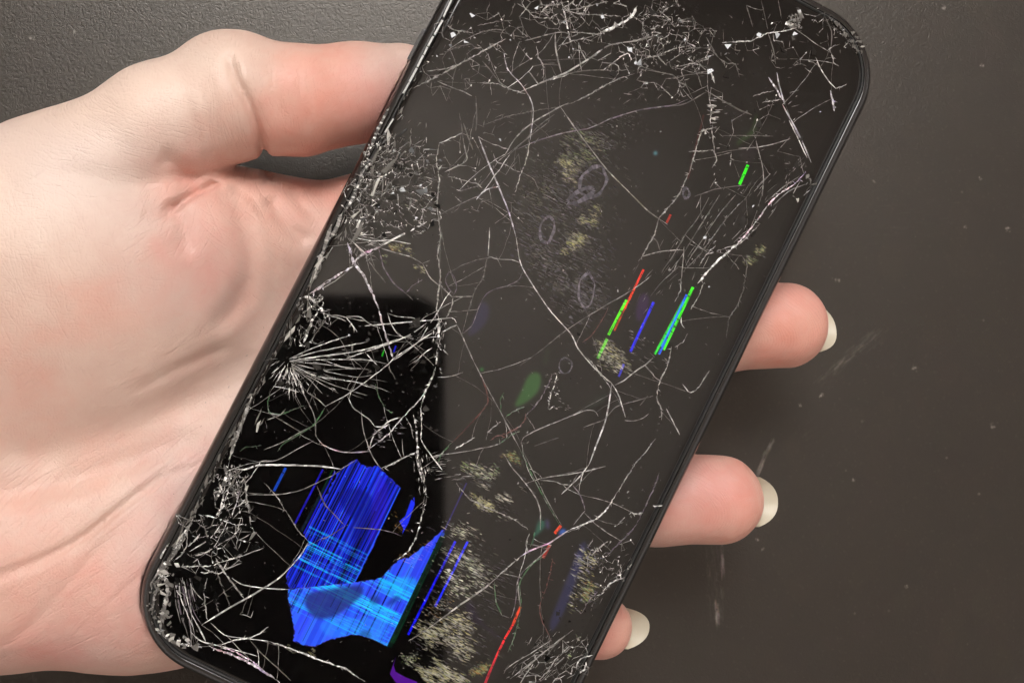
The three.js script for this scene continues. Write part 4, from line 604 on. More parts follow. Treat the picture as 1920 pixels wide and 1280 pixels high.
    ['m', 3.2, 0, 1034, 1022, 1013, 1043, 998, 1056, 985, 1067], ['p', 2.8, 0, 985, 1067, 974, 1080, 969, 1095, 968, 1120, 962, 1150, 958, 1158], ['g', 3.2, 0, 1022, 1042, 1000, 1055, 982, 1078, 974, 1096, 977, 1125, 975, 1150], ['g', 3, 1, 975, 1150, 968, 1180, 960, 1205, 952, 1222], ['m', 2.6, 0, 972, 1092, 972, 1110, 976, 1137], ['g', 3, 0, 927, 1090, 928, 1110, 931, 1130, 941, 1153], ['d', 2, 0, 941, 1153, 955, 1158], ['r', 2.8, 1, 1036, 1048, 1033, 1070, 1025, 1100, 1016, 1122], ['r', 2.6, 0, 1016, 1122, 1012, 1140, 1016, 1163, 1030, 1191, 1034, 1202], ['m', 2.2, 1, 990, 1034, 986, 1020, 992, 1000], ['g', 2.4, 0, 994, 1025, 1000, 1010, 1002, 998],
    ['w', 3, 1, 1330, 182, 1334, 205, 1332, 232], ['m', 3.4, 1, 1330, 240, 1316, 245, 1308, 270, 1300, 300, 1292, 325], ['m', 3, 1, 1292, 325, 1280, 350, 1270, 370, 1248, 395, 1235, 410], ['m', 3, 1, 1235, 410, 1228, 440, 1218, 455, 1205, 480, 1198, 490], ['d', 2.6, 0, 1220, 442, 1232, 452, 1238, 470], ['m', 2.4, 1, 1310, 248, 1330, 242, 1345, 238], ['m', 2.4, 1, 1292, 284, 1320, 283, 1338, 282, 1345, 300, 1335, 315], ['d', 2.6, 0, 1303, 368, 1320, 362, 1340, 355, 1370, 350, 1398, 347], ['m', 2.4, 1, 1372, 285, 1370, 312],
    ['i', 4.4, 1, 1442, 145, 1455, 165, 1468, 188], ['i', 3.6, 0, 1457, 135, 1462, 160, 1472, 196], ['i', 4, 0, 1468, 196, 1482, 222, 1500, 255, 1522, 305], ['w', 2.6, 0, 1480, 225, 1495, 255, 1514, 296], ['p', 2.6, 0, 1476, 212, 1490, 240, 1506, 270], ['m', 2.4, 1, 1412, 180, 1435, 173, 1452, 170], ['m', 2.4, 1, 1430, 192, 1450, 188, 1465, 187], ['w', 2.8, 0, 1530, 107, 1540, 130, 1555, 152, 1568, 166], ['m', 2.6, 1, 1568, 166, 1580, 162, 1588, 158], ['i', 5, 1, 1557, 168, 1561, 185, 1565, 208], ['m', 3, 1, 1560, 100, 1564, 118, 1574, 124], ['d', 3, 0, 1547, 30, 1560, 60, 1558, 95],
    ['w', 3.4, 1, 1354, 80, 1380, 78, 1410, 76, 1440, 62, 1470, 58, 1500, 50], ['d', 3, 0, 1440, 60, 1450, 90, 1455, 120], ['d', 3, 0, 1400, 10, 1412, 50], ['d', 2.6, 0, 1428, 0, 1440, 55], ['d', 2.6, 0, 1460, 0, 1466, 35], ['m', 2.4, 0, 1385, 278, 1420, 276, 1450, 270, 1482, 260], ['d', 2.2, 0, 1355, 254, 1400, 254, 1450, 255], ['m', 2.6, 0, 1416, 255, 1422, 280, 1430, 310, 1432, 335, 1430, 368], ['d', 3, 1, 1325, 70, 1345, 105, 1362, 118, 1380, 120, 1388, 145], ['d', 4, 0, 1322, 168, 1350, 185, 1385, 205, 1410, 215], ['d', 3, 0, 1250, 200, 1285, 194, 1325, 172],
    ['i', 3.8, 1, 1512, 322, 1490, 345, 1460, 365, 1440, 385, 1415, 420, 1400, 438, 1385, 455, 1378, 465], ['w', 4.4, 1, 1385, 455, 1368, 470, 1350, 485, 1340, 495, 1325, 512, 1308, 532], ['m', 2.6, 1, 1425, 420, 1390, 455, 1350, 468, 1322, 478], ['d', 2.8, 0, 1330, 370, 1308, 410, 1285, 440, 1262, 480, 1240, 510], ['d', 2.8, 0, 1350, 365, 1325, 405, 1300, 445, 1278, 480, 1255, 510], ['d', 2.4, 0, 1380, 365, 1350, 400, 1320, 445, 1290, 490], ['d', 2.8, 1, 1400, 370, 1370, 400, 1340, 440, 1310, 480, 1280, 510], ['m', 2.4, 1, 1342, 460, 1322, 480, 1310, 500], ['d', 2.6, 0, 1500, 330, 1470, 350, 1435, 380], ['d', 2.6, 0, 1512, 345, 1480, 358, 1450, 385], ['d', 2.2, 0, 1272, 500, 1240, 530, 1220, 555],
    ['m', 2.6, 0, 1283, 462, 1281, 490, 1278, 522], ['m', 2.4, 1, 1278, 522, 1276, 545, 1266, 566], ['m', 2.4, 1, 1320, 530, 1308, 560, 1295, 580], ['d', 3, 1, 1392, 480, 1402, 495, 1398, 520, 1394, 544, 1384, 570, 1369, 594, 1364, 615, 1362, 633], ['m', 3, 0, 1225, 670, 1210, 684, 1194, 694, 1172, 712, 1153, 722], ['m', 3.4, 1, 1259, 650, 1255, 675, 1250, 691, 1240, 708, 1234, 725], ['m', 3, 1, 1234, 725, 1232, 750, 1240, 765, 1241, 787], ['w', 2.6, 0, 1280, 720, 1288, 730, 1294, 736, 1306, 731], ['m', 2.4, 1, 1306, 731, 1318, 715, 1331, 694], ['w', 2.8, 0, 1250, 766, 1262, 790, 1275, 815], ['w', 2.6, 0, 1278, 594, 1278, 606, 1284, 615], ['m', 2.6, 1, 1290, 625, 1282, 640, 1265, 652], ['d', 3, 0, 1100, 594, 1120, 582, 1141, 569, 1165, 556, 1184, 544], ['m', 2.2, 0, 1184, 544, 1205, 530, 1222, 516], ['r', 2.6, 0, 1092, 642, 1110, 628, 1125, 606, 1135, 590, 1141, 575], ['m', 2.6, 1, 1100, 668, 1115, 685, 1130, 705, 1145, 718], ['d', 2, 0, 975, 685, 1010, 660, 1060, 620, 1100, 594], ['p', 2.4, 0, 980, 510, 972, 525, 950, 536, 930, 541, 910, 553, 898, 575, 893, 590, 885, 610, 868, 625], ['w', 2.6, 0, 918, 426, 917, 450, 915, 480], ['m', 2.6, 0, 915, 480, 935, 486, 960, 487, 978, 494], ['d', 3, 1, 913, 485, 906, 520, 890, 545, 880, 580], ['d', 2.4, 0, 1215, 742, 1200, 760], ['d', 2.2, 0, 940, 500, 930, 480],
    ['p', 3, 1, 1237, 886, 1222, 925, 1206, 958, 1195, 980], ['p', 3.2, 1, 1195, 980, 1180, 1000, 1159, 1020, 1140, 1040], ['m', 3, 1, 1180, 965, 1184, 960, 1192, 964, 1205, 962], ['m', 2.6, 1, 1158, 984, 1172, 970], ['w', 2.6, 1, 1225, 949, 1242, 948], ['m', 3, 1, 1110, 1040, 1130, 1022, 1140, 1015], ['w', 3, 1, 1131, 1108, 1142, 1096, 1155, 1088, 1170, 1082], ['m', 2.6, 1, 1160, 1078, 1166, 1070, 1162, 1058], ['p', 2.6, 1, 1090, 1150, 1105, 1125, 1120, 1110],
    ['m', 2.8, 0, 1034, 1200, 1010, 1215, 990, 1228, 965, 1242, 945, 1258], ['m', 2.6, 0, 1048, 1205, 1020, 1222, 1000, 1240, 975, 1262], ['m', 2.6, 0, 1060, 1190, 1030, 1215, 985, 1250, 960, 1270], ['d', 2.6, 0, 1075, 1180, 1045, 1205, 1020, 1235], ['m', 3, 1, 1047, 1230, 1038, 1240, 1030, 1255, 1010, 1275], ['d', 2.4, 0, 968, 1250, 960, 1265], ['m', 2.6, 0, 1000, 1245, 985, 1265, 975, 1282], ['w', 3, 1, 1112, 1228, 1095, 1232, 1085, 1238, 1080, 1255], ['w', 3, 1, 1100, 1240, 1096, 1255, 1088, 1262], ['m', 2.4, 0, 1035, 1282, 1042, 1272, 1052, 1272, 1053, 1282], ['d', 2.4, 0, 980, 1270, 1000, 1265, 1020, 1270], ['m', 2.6, 1, 1000, 1228, 1012, 1220, 1022, 1225],
  ];
  for (const [kind, w, rough, ...c] of lines) {
    const px = []; for (let i = 0; i < c.length; i += 2) px.push([c[i], c[i + 1]]);
    const K = new Ridges(); crackShape(K, kind, w, px, R, rough === 1);
    put('crack', K.geometry, kind === 'i' ? filmMat : crackMat, phone);
  }
  // thin dull violet-grey rings on the glass in the upper middle
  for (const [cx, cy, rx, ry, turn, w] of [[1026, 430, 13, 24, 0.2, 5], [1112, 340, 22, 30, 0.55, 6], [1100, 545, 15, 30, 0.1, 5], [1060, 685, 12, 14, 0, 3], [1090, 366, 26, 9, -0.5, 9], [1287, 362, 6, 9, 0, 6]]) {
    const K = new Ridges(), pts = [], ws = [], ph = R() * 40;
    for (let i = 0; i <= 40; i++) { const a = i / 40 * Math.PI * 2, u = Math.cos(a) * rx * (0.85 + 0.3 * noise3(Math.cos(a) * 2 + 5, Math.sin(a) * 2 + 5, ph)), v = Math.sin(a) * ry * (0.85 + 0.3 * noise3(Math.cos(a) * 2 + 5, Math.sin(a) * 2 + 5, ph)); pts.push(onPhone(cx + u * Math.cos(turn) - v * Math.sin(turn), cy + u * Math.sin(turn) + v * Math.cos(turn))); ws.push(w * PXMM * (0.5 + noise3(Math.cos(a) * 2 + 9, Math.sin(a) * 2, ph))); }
    K.ribbon(pts, ws, flat(0.13, 0.115, 0.14), R, 0.05); put('dull_ring', K.geometry, dullRingMat, phone);
  }
  { // hairlines that tie neighbouring cracks together
    const K = new Ridges(), nodes = [];
    lines.forEach(([, , , ...c], n) => { for (let i = 0; i + 3 < c.length; i += 2) for (let t = 0; t < 1; t += 0.34) nodes.push([lerp(c[i], c[i + 2], t), lerp(c[i + 1], c[i + 3], t), n]); });
    for (let k = 0; k < 230; k++) {
      const a = nodes[Math.floor(R() * nodes.length)], lim = 35 + R() * 95, near = nodes.filter((b) => b[2] !== a[2] && Math.hypot(a[0] - b[0], a[1] - b[1]) < lim && Math.hypot(a[0] - b[0], a[1] - b[1]) > lim * 0.55);
      if (!near.length) continue;
      const b = near[Math.floor(R() * near.length)], L = Math.hypot(a[0] - b[0], a[1] - b[1]), bow = (R() - 0.5) * 0.11 * L, nx = -(b[1] - a[1]) / L, ny = (b[0] - a[0]) / L, m = Math.ceil(L / 5), pts = [], ws = [], w = (0.7 + R() ** 3 * 1.3) * PXMM, ph = R() * 50;
      for (let i = 0; i <= m; i++) { const t = i / m, o = bow * 4 * t * (1 - t) + (noise3(t * 6, ph, 0) - 0.5) * 2; pts.push(onPhone(lerp(a[0], b[0], t) + nx * o, lerp(a[1], b[1], t) + ny * o)); ws.push(w * (0.4 + noise3(t * 9, ph, 2))); }
      K.ribbon(pts, ws, TINT['mddmdw'[Math.floor(R() * 6)]], R);
    }
    const m = put('hairline_web', K.geometry, crackMat, phone); m.userData.kind = 'stuff';
  }
  // fields of fine splinters, too many to tell apart
  const inside = (pts, x, y) => { let c = false; for (let i = 0, j = pts.length - 1; i < pts.length; j = i++) if ((pts[i][1] > y) !== (pts[j][1] > y) && x < (pts[j][0] - pts[i][0]) * (y - pts[i][1]) / (pts[j][1] - pts[i][1]) + pts[i][0]) c = !c; return c; };
  const loose = (pts, x, y) => inside(pts, x + (noise3(x * 0.035, y * 0.035, 1.1) - 0.5) * 64 + (R() - 0.5) * 14, y + (noise3(x * 0.035, y * 0.035, 7.7) - 0.5) * 64 + (R() - 0.5) * 14);
  const splinters = (pts, n, angle, spread, len, wid, kinds, from) => {
    const K = new Ridges(), xs = pts.map((p) => p[0]), ys = pts.map((p) => p[1]);
    n *= 0.6;
    for (let i = 0, tries = 0; i < n && tries < n * 60; tries++) {
      const x = lerp(Math.min(...xs), Math.max(...xs), R()), y = lerp(Math.min(...ys), Math.max(...ys), R()); if (!loose(pts, x, y)) continue; i++;
      const a = (from ? Math.atan2(y - from[1], x - from[0]) : angle) + (R() - 0.5) * spread, l = lerp(len[0], len[1], R() ** 2), b = (R() - 0.5) * 0.14, w = lerp(wid[0], wid[1], R() ** 2.5) * 0.72 * PXMM;
      const q = [[x, y], [x + Math.cos(a) * l * 0.5, y + Math.sin(a) * l * 0.5], [x + Math.cos(a + b) * l, y + Math.sin(a + b) * l]].map((p) => onPhone(...p));
      K.ribbon(q, [w * 0.4, w, w * 0.1], TINT[kinds[Math.floor(R() * kinds.length)]], R);
    }
    const m = put('splinter_field', K.geometry, crackMat, phone); m.userData.kind = 'stuff';
  };
  const web = (pts, n, kinds, wid, reach, links = 2) => {                       // a net of fine cracks between random points
    const K = new Ridges(), xs = pts.map((p) => p[0]), ys = pts.map((p) => p[1]), dots = [];
    for (let tries = 0; dots.length < n && tries < n * 30; tries++) { const x = lerp(Math.min(...xs), Math.max(...xs), R()), y = lerp(Math.min(...ys), Math.max(...ys), R()); if (loose(pts, x, y) && noise3(x * 0.05, y * 0.05, 3.3) > 0.3 && !dots.some((d) => Math.hypot(d[0] - x, d[1] - y) < reach * 0.22)) dots.push([x, y]); }
    dots.forEach((d, i) => {
      const near = dots.map((e, k) => [Math.hypot(e[0] - d[0], e[1] - d[1]) * (0.8 + R() * 0.5), k]).filter((e) => e[1] !== i && e[0] < reach).sort((a, b) => a[0] - b[0]).slice(0, links + (R() < 0.3 ? 1 : 0));
      for (const [, k] of near) {
        if (R() < 0.18) continue;
        const e = dots[k], m = 3 + Math.floor(R() * 3), line = [], ws = [], w = lerp(wid[0], wid[1], R() ** 3) * 0.78 * PXMM;
        for (let t = 0; t <= m; t++) { const j2 = t && t < m ? 0.9 : 0; line.push(onPhone(lerp(d[0], e[0], t / m) + (R() - 0.5) * j2, lerp(d[1], e[1], t / m) + (R() - 0.5) * j2)); ws.push(w * (0.3 + R() * 1.1)); }
        K.ribbon(line, ws, TINT[kinds[Math.floor(R() * kinds.length)]], R);
      }
      if (R() < 0.35) { const a = R() * 6.3, l = 1.5 + R() * 3; K.ribbon([onPhone(d[0], d[1]), onPhone(d[0] + Math.cos(a) * l, d[1] + Math.sin(a) * l)], [3 * PXMM, 1.2 * PXMM], TINT.s, R); }
    });
    const m = put('crack_web', K.geometry, crackMat, phone); m.userData.kind = 'stuff';
  };
  const edgeLeft = [[640, 400], [690, 300], [720, 240], [770, 250], [820, 270], [828, 330], [822, 420], [770, 430], [690, 440], [640, 440]];
  web(edgeLeft, 190, ['m', 'm', 'd', 's'], [0.8, 3.4], 30); web([[660, 330], [720, 245], [760, 290], [740, 380], [670, 420]], 120, ['m', 's', 'd'], [0.8, 3.6], 22);
  splinters(edgeLeft, 220, 0.5, 0.7, [6, 34], [1, 3.6], ['m', 'd', 's'], [655, 330]); splinters(edgeLeft, 130, 0.9, 3, [2, 7], [2, 5], ['s', 'w', 'm']);
  web([[960, -8], [1250, -8], [1330, 60], [1350, 140], [1300, 190], [1180, 150], [1050, 90], [960, 70]], 210, ['d', 'm', 'd', 'm'], [0.8, 3.4], 36); web([[1180, 0], [1300, 20], [1350, 110], [1280, 140], [1200, 120]], 150, ['d', 'd', 'm'], [0.8, 3], 22); web([[800, 20], [980, 0], [1000, 90], [940, 170], [820, 200], [780, 160]], 80, ['d', 'd', 'm'], [0.8, 3], 36); web([[1010, -5], [1110, -5], [1100, 40], [1020, 50]], 60, ['m', 'm', 'd'], [1, 4], 22);
  splinters([[1180, 0], [1300, 20], [1350, 110], [1280, 140], [1200, 120]], 130, -0.3, 2.4, [3, 9], [1, 4], ['d', 'm', 's', 'm']); splinters([[800, 20], [960, 0], [1000, 90], [940, 170], [820, 200], [790, 150]], 90, -0.4, 2.2, [4, 14], [1, 3], ['d', 'd', 'm']); splinters([[880, 120], [1290, 70], [1320, 180], [1000, 280], [900, 250]], 130, -0.4, 1.6, [5, 20], [0.8, 2.6], ['d', 'd', 'm']);
  web([[335, 965], [470, 975], [470, 1050], [400, 1075], [330, 1080]], 60, ['m', 'd', 's'], [1, 3.6], 40); web([[405, 880], [470, 870], [470, 975], [400, 975]], 70, ['m', 'd', 's'], [1, 4.4], 24); web([[555, 565], [600, 545], [620, 600], [600, 640], [560, 650]], 60, ['m', 'd', 's'], [1, 4.4], 20); web([[1320, 170], [1500, 160], [1510, 330], [1340, 360]], 40, ['d', 'd', 'm'], [0.8, 2.4], 60, 1); web([[1340, 40], [1560, 10], [1610, 90], [1500, 130], [1360, 130]], 60, ['d', 'd', 'm'], [0.8, 3], 34, 1);
  web([[960, 1260], [1050, 1190], [1110, 1190], [1110, 1250], [1040, 1282], [960, 1282]], 50, ['m', 'd'], [0.8, 3], 34); web([[1090, 1010], [1190, 1000], [1160, 1110], [1100, 1150]], 40, ['m', 'd', 's'], [0.8, 3], 34, 1); web([[820, 240], [980, 260], [990, 420], [850, 420]], 40, ['d', 'd', 'm'], [0.8, 2.2], 60, 1);
  splinters([[820, 230], [990, 250], [990, 420], [860, 420]], 60, -0.4, 2.4, [5, 18], [0.8, 2.4], ['d', 'd', 'm']); splinters([[1320, 176], [1345, 180], [1345, 232], [1325, 236]], 26, 0.1, 0.4, [8, 20], [3, 7], ['s', 'w', 'm']);
  splinters([[1300, 360], [1500, 300], [1530, 330], [1420, 430], [1340, 500], [1250, 560], [1190, 640], [1140, 640], [1180, 560], [1240, 480]], 190, -0.95, 0.5, [6, 30], [0.8, 3], ['d', 'd', 'm']); splinters([[1330, 170], [1520, 180], [1520, 320], [1330, 360]], 70, -0.2, 2, [4, 16], [1, 3], ['d', 'm']);
  splinters([[1340, 40], [1560, 10], [1600, 90], [1500, 130], [1360, 130]], 110, -0.4, 2.6, [4, 16], [1, 4], ['d', 'd', 'm']); splinters([[520, 675], [560, 670], [590, 740], [545, 750], [515, 730]], 80, 1.1, 0.8, [8, 30], [1, 4], ['w', 'm', 'w'], [541, 665]); splinters([[545, 660], [700, 640], [700, 740], [580, 740]], 60, 0.2, 0.3, [10, 50], [0.8, 2], ['m', 'd', 'w'], [541, 675]);
  splinters([[645, 435], [740, 432], [720, 470], [680, 500], [655, 500]], 70, 0.2, 1.6, [6, 24], [0.8, 3], ['m', 'w', 'd']); splinters([[330, 1080], [352, 1085], [372, 1165], [352, 1190], [338, 1170]], 44, 1.35, 0.3, [16, 50], [0.8, 2.4], ['w', 'p', 'm', 'p']); splinters([[810, 590], [836, 595], [828, 660], [812, 660]], 60, 1.5, 1.6, [5, 16], [1, 4], ['w', 's', 'm']);
  splinters([[800, 640], [820, 640], [815, 680], [780, 690]], 26, 2.5, 0.5, [8, 26], [0.8, 2], ['m', 'd']); splinters([[775, 850], [800, 850], [806, 930], [790, 930]], 50, 1.5, 0.5, [6, 24], [1, 4], ['w', 's', 'm']); splinters([[800, 850], [840, 870], [900, 880], [850, 900], [800, 895]], 60, -0.1, 0.4, [8, 30], [0.8, 3], ['d', 'm']);
  splinters([[690, 815], [740, 770], [752, 790], [705, 845]], 70, 0.1, 0.5, [4, 14], [1, 2.6], ['p', 'm', 'p']); splinters([[940, 1260], [1040, 1190], [1080, 1200], [1100, 1235], [1040, 1282], [940, 1282]], 170, -0.7, 0.9, [6, 30], [0.8, 3], ['m', 'd', 'm']); splinters([[1100, 1010], [1180, 1020], [1150, 1120], [1100, 1150]], 70, -0.9, 1.6, [5, 18], [1, 3.4], ['m', 's', 'd']);
  splinters([[1020, 720], [1065, 690], [1070, 760], [1035, 775]], 46, 0.4, 0.6, [3, 9], [1, 3], ['s', 'm']); splinters([[1150, 640], [1190, 600], [1250, 660], [1190, 690]], 60, 0.4, 0.7, [4, 14], [1, 2.6], ['m', 'd']); splinters([[340, 960], [480, 970], [480, 1060], [330, 1080]], 50, -0.4, 2.6, [5, 22], [1, 3.6], ['d', 'm', 's']); splinters([[410, 880], [480, 870], [475, 960], [410, 960]], 40, 1.8, 1.4, [5, 18], [1.4, 5], ['m', 'd', 's']);
  splinters([[560, 560], [600, 545], [620, 600], [600, 640], [560, 650], [550, 610]], 40, 1, 3, [5, 20], [1.4, 4.6], ['m', 'd', 's']); splinters([[480, 700], [640, 760], [620, 840], [480, 840]], 40, 0, 3, [3, 12], [0.8, 3], ['d', 'm']);
  splinters([[420, 560], [820, 560], [820, 1270], [300, 1270], [270, 1130]], 240, 0, 3, [2, 6], [0.6, 2], ['d', 'm']); splinters([[830, 150], [1500, 100], [1500, 400], [1150, 1200], [830, 1200]], 260, 0, 3, [2, 6], [0.6, 2.2], ['d', 'd', 'm']);

  // loose shards of cover glass, each lying at its own small tilt and mirroring something else
  const shards = (pts, n, size) => {
    const xs = pts.map((p) => p[0]), ys = pts.map((p) => p[1]), P = [];
    for (let i = 0, tries = 0; i < n && tries < n * 60; tries++) {
      const x = lerp(Math.min(...xs), Math.max(...xs), R()), y = lerp(Math.min(...ys), Math.max(...ys), R()); if (!loose(pts, x, y)) continue; i++;
      const [cx, cz] = onPhone(x, y), a0 = R() * 6.3, m = 3 + Math.floor(R() * 2), rad = lerp(size[0], size[1], R() ** 2) * PXMM * 0.5, tx = (R() + R() - 1) * 0.24, tz = (R() + R() - 1) * 0.24, c = [];
      if (Math.abs(cx) + rad > PHONE_W / 2 - 3.3 * mm || Math.abs(cz) + rad > PHONE_L / 2 - 3.3 * mm) continue;
      for (let k = 0; k < m; k++) { const a = a0 + (k + R() * 0.6) / m * 6.28, q = rad * (0.5 + R() * 0.9), dx = Math.cos(a) * q, dz = Math.sin(a) * q; c.push([cx + dx, PANEL + 0.02 * mm + Math.max(0, rad * 0.12) * 0.4 + dx * tx + dz * tz, cz + dz]); }
      for (let k = 1; k + 1 < m; k++) P.push(...c[0], ...c[k + 1], ...c[k]);
    }
    const g = new THREE.BufferGeometry(); g.setAttribute('position', new THREE.Float32BufferAttribute(P, 3)); g.computeVertexNormals();
    const o = put('glass_shards', g, shardMat, phone); o.userData.kind = 'stuff';
  };
  const shardMat = new THREE.MeshPhysicalMaterial({ color: rgb(0.006, 0.006, 0.006), roughness: 0.08, ior: 1.52, side: THREE.DoubleSide });
  shards(edgeLeft, 150, [5, 22]); shards([[960, -8], [1250, -8], [1330, 60], [1350, 140], [1300, 190], [1180, 150], [1050, 90], [960, 70]], 105, [4, 18]); shards([[800, 20], [960, 0], [1000, 100], [940, 190], [820, 220], [790, 160]], 34, [4, 16]); shards([[1340, 40], [1560, 10], [1600, 90], [1500, 330], [1360, 330]], 70, [4, 18]); shards([[330, 960], [480, 870], [490, 1000], [420, 1080], [320, 1190], [290, 1120]], 110, [5, 22]); shards([[520, 560], [620, 545], [830, 590], [820, 700], [600, 760], [500, 740]], 90, [4, 20]);
  shards([[940, 1260], [1050, 1190], [1180, 1000], [1160, 1130], [1090, 1240]], 70, [4, 16]); shards([[1240, 480], [1500, 310], [1420, 440], [1300, 560]], 70, [4, 16]); shards([[770, 760], [830, 600], [830, 900], [790, 940]], 50, [4, 14]); shards([[850, 150], [1500, 100], [1450, 500], [1150, 1200], [850, 1150]], 90, [3, 10]);

  // crushed rim: lumps of broken glass along the left edge, foot corner and a few spots
  const chipMat = new THREE.MeshPhysicalMaterial({ color: rgb(0.13, 0.124, 0.115), roughness: 0.16, ior: 1.5, flatShading: true }), paleChip = new THREE.MeshPhysicalMaterial({ color: rgb(0.42, 0.41, 0.38), roughness: 0.2, flatShading: true }), darkChip = new THREE.MeshPhysicalMaterial({ color: rgb(0.02, 0.02, 0.02), roughness: 0.2, flatShading: true });  // the pale copy paints glints into some of the chips
  const lump = (R) => {                                                         // a flat, sharp flake: uneven outline, bevelled up to an off-centre facet
    const n = 3 + Math.floor(R() * 3), a = [], b = [], P = [], ox = (R() - 0.5) * 0.4, oz = (R() - 0.5) * 0.4;
    for (let i = 0; i < n; i++) { const t = (i + R() * 0.7) / n * Math.PI * 2, r = 0.4 + R() * 0.9, k = 0.45 + R() * 0.4; a.push([Math.cos(t) * r, -0.4, Math.sin(t) * r]); b.push([Math.cos(t) * r * k + ox, 0.5 + R() * 0.5, Math.sin(t) * r * k + oz]); }
    const c = [ox, 0.7 + R() * 0.5, oz];
    for (let i = 0; i < n; i++) { const k = (i + 1) % n; P.push(...a[i], ...b[i], ...a[k], ...a[k], ...b[i], ...b[k], ...b[i], ...c, ...b[k]); }
    const g = new THREE.BufferGeometry(); g.setAttribute('position', new THREE.Float32BufferAttribute(P, 3)); g.computeVertexNormals(); return g;
  };
  const lumps = Array.from({ length: 14 }, () => lump(R)), grit = [];
  const chip = (px, py, size, dark, flatness = 0.16, single = true) => {
    const [x, z] = onPhone(px, py), along = px < 800 && py < 1050 && py > 60 ? 1 : 0, g = lumps[Math.floor(R() * 14)], s = size * PXMM * 0.5, sx = s * (0.5 + R()) * (along ? 0.5 : 1), sz = s * (0.5 + R()) * (along ? 2.2 : 1), turn = along ? (R() - 0.5) * 0.9 : R() * 6.3, y = CRACK + 0.05 * mm + R() * 0.15 * mm;
    if (Math.abs(x) > PHONE_W / 2 - 2.3 * mm || Math.abs(z) > PHONE_L / 2 - 2.3 * mm) return;
    if (!single) { const q = g.clone(); q.scale(sx, Math.min(s * flatness, 0.5 * mm), sz); q.rotateY(turn); q.translate(x, y, z); grit.push(q); return; }
    const m = put('glass_chip', g, dark ? darkChip : R() < 0.3 ? paleChip : chipMat, phone); m.position.set(x, y, z); m.scale.set(sx, Math.min(s * flatness, 0.5 * mm), sz); m.rotation.y = turn;
  };
  const edge = (t) => [lerp(790, 296, t), lerp(108, 1075, t)];                  // just inside the left rim
  for (let i = 0; i < 105; i++) { const t = R() ** 0.9, [x, y] = edge(t), thick = t > 0.1 && t < 0.36 ? 58 : t < 0.1 ? 22 : t > 0.46 && t < 0.56 ? 40 : 16, o = R() ** 1.4 * thick; chip(x + o * 0.9 - 4, y + o * 0.44 - 2, 8 + R() * 13, R() < 0.2); }
  for (let i = 0; i < 700; i++) { const t = R(), [x, y] = edge(t), thick = t > 0.1 && t < 0.36 ? 75 : t > 0.46 && t < 0.56 ? 50 : 20, o = R() ** 1.5 * thick; chip(x + o * 0.9 - 6, y + o * 0.44 - 3, 2.5 + R() * 6, false, 0.25, false); }
  for (const [x, y, s] of [[288, 1082, 14], [300, 1096, 16], [312, 1090, 15], [305, 1112, 14], [282, 1110, 12], [310, 1130, 12], [303, 1150, 13], [297, 1165, 12], [292, 1180, 11], [306, 1188, 14], [320, 1196, 15], [334, 1204, 13], [350, 1200, 12], [345, 1212, 12], [365, 1214, 11], [318, 1075, 12], [330, 1060, 12], [276, 1135, 9], [285, 1150, 10], [485, 780, 14], [483, 800, 13], [490, 792, 8], [470, 745, 10], [462, 758, 8], [505, 740, 8], [445, 885, 12], [436, 902, 12], [455, 900, 13], [440, 920, 10], [462, 915, 9], [475, 1000, 13], [447, 985, 12], [1520, 338, 15], [1528, 345, 12], [1515, 332, 10], [1496, 375, 9], [1488, 368, 8], [1490, 38, 18], [1500, 30, 16], [1482, 48, 14], [1600, 62, 15], [1612, 78, 12], [1592, 52, 13], [1606, 70, 10], [1618, 88, 9], [1300, 840, 9], [1297, 858, 8], [1286, 860, 7], [1333, 200, 12], [1335, 212, 12], [1338, 222, 13], [1332, 190, 10], [1322, 250, 10], [1316, 284, 9], [1350, 320, 10], [1213, 157, 9], [1230, 158, 7], [660, 650, 9], [840, 1070, 8]]) chip(x, y, s, false);
  for (let i = 0; i < 240; i++) { const a = R(), x = lerp(280, 420, a ** 1.3), y = lerp(1060, 1215, R()); if (inside([[300, 1060], [325, 1065], [322, 1140], [330, 1190], [420, 1210], [420, 1222], [340, 1216], [290, 1190], [276, 1140], [280, 1090]], x, y)) chip(x, y, 3 + R() * 8, false, 0.22, false); }
  for (let i = 0; i < 120; i++) chip(1490 + (R() - 0.5) * 26, 40 + (R() - 0.5) * 26, 2 + R() * 5, false, 0.25, false);
  for (let i = 0; i < 90; i++) { const t = R(); chip(lerp(1562, 1620, t) - R() * 14, lerp(26, 95, t) + R() * 8, 2 + R() * 6, false, 0.25, false); }
  const gm = put('glass_grit', mergeGeometries(grit), chipMat, phone); gm.userData.kind = 'stuff';
  // bare broken edge of the cover glass near the thumb: upright slivers, their reflected light painted in as pale colour
  const sliver = new THREE.MeshPhysicalMaterial({ color: rgb(0.5, 0.51, 0.5), roughness: 0.3 });
  for (const [x0, y0, x1, y1, w] of [[848, -4, 832, 30, 5], [829, 38, 815, 64, 6], [812, 68, 803, 85, 6], [801, 88, 795, 101, 5.5], [793, 104, 783, 124, 6], [781, 128, 768, 152, 6], [767, 155, 756, 174, 5], [737, 223, 722, 247, 4]]) {
    const a = onPhone(x0, y0), b = onPhone(x1, y1), L = Math.hypot(b[0] - a[0], b[1] - a[1]);
    const m = put('glass_sliver', new THREE.BoxGeometry(w * 0.62 * PXMM, 0.3 * mm, L * 1.06), sliver, phone); m.position.set((a[0] + b[0]) / 2, TOP - 0.16 * mm, (a[1] + b[1]) / 2); m.rotation.y = Math.atan2(b[0] - a[0], b[1] - a[1]);
  }
}
// rounded edge of the cover glass
put('glass_rim', sweep([[2.24, 6.6], [2.24, 7.1], [2.3, 7.38], [2.5, 7.56], [2.85, 7.655], [3.3, PANEL / mm]]), glassBlack, phone);

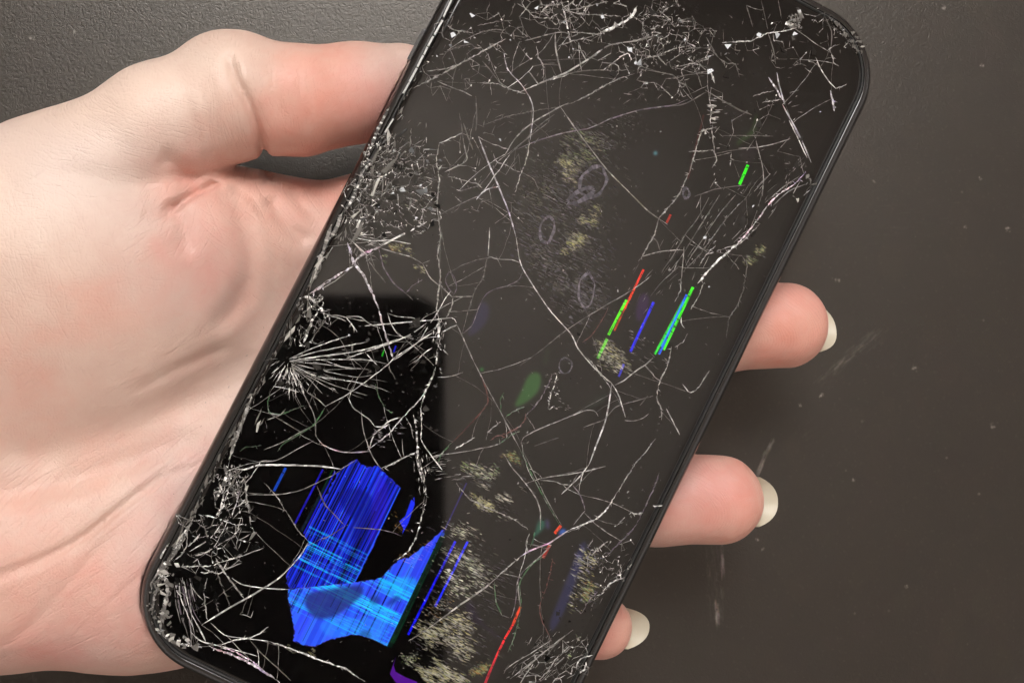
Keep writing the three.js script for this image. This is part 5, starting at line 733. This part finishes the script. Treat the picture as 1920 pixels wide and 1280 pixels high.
renderer.render(scene, camera);
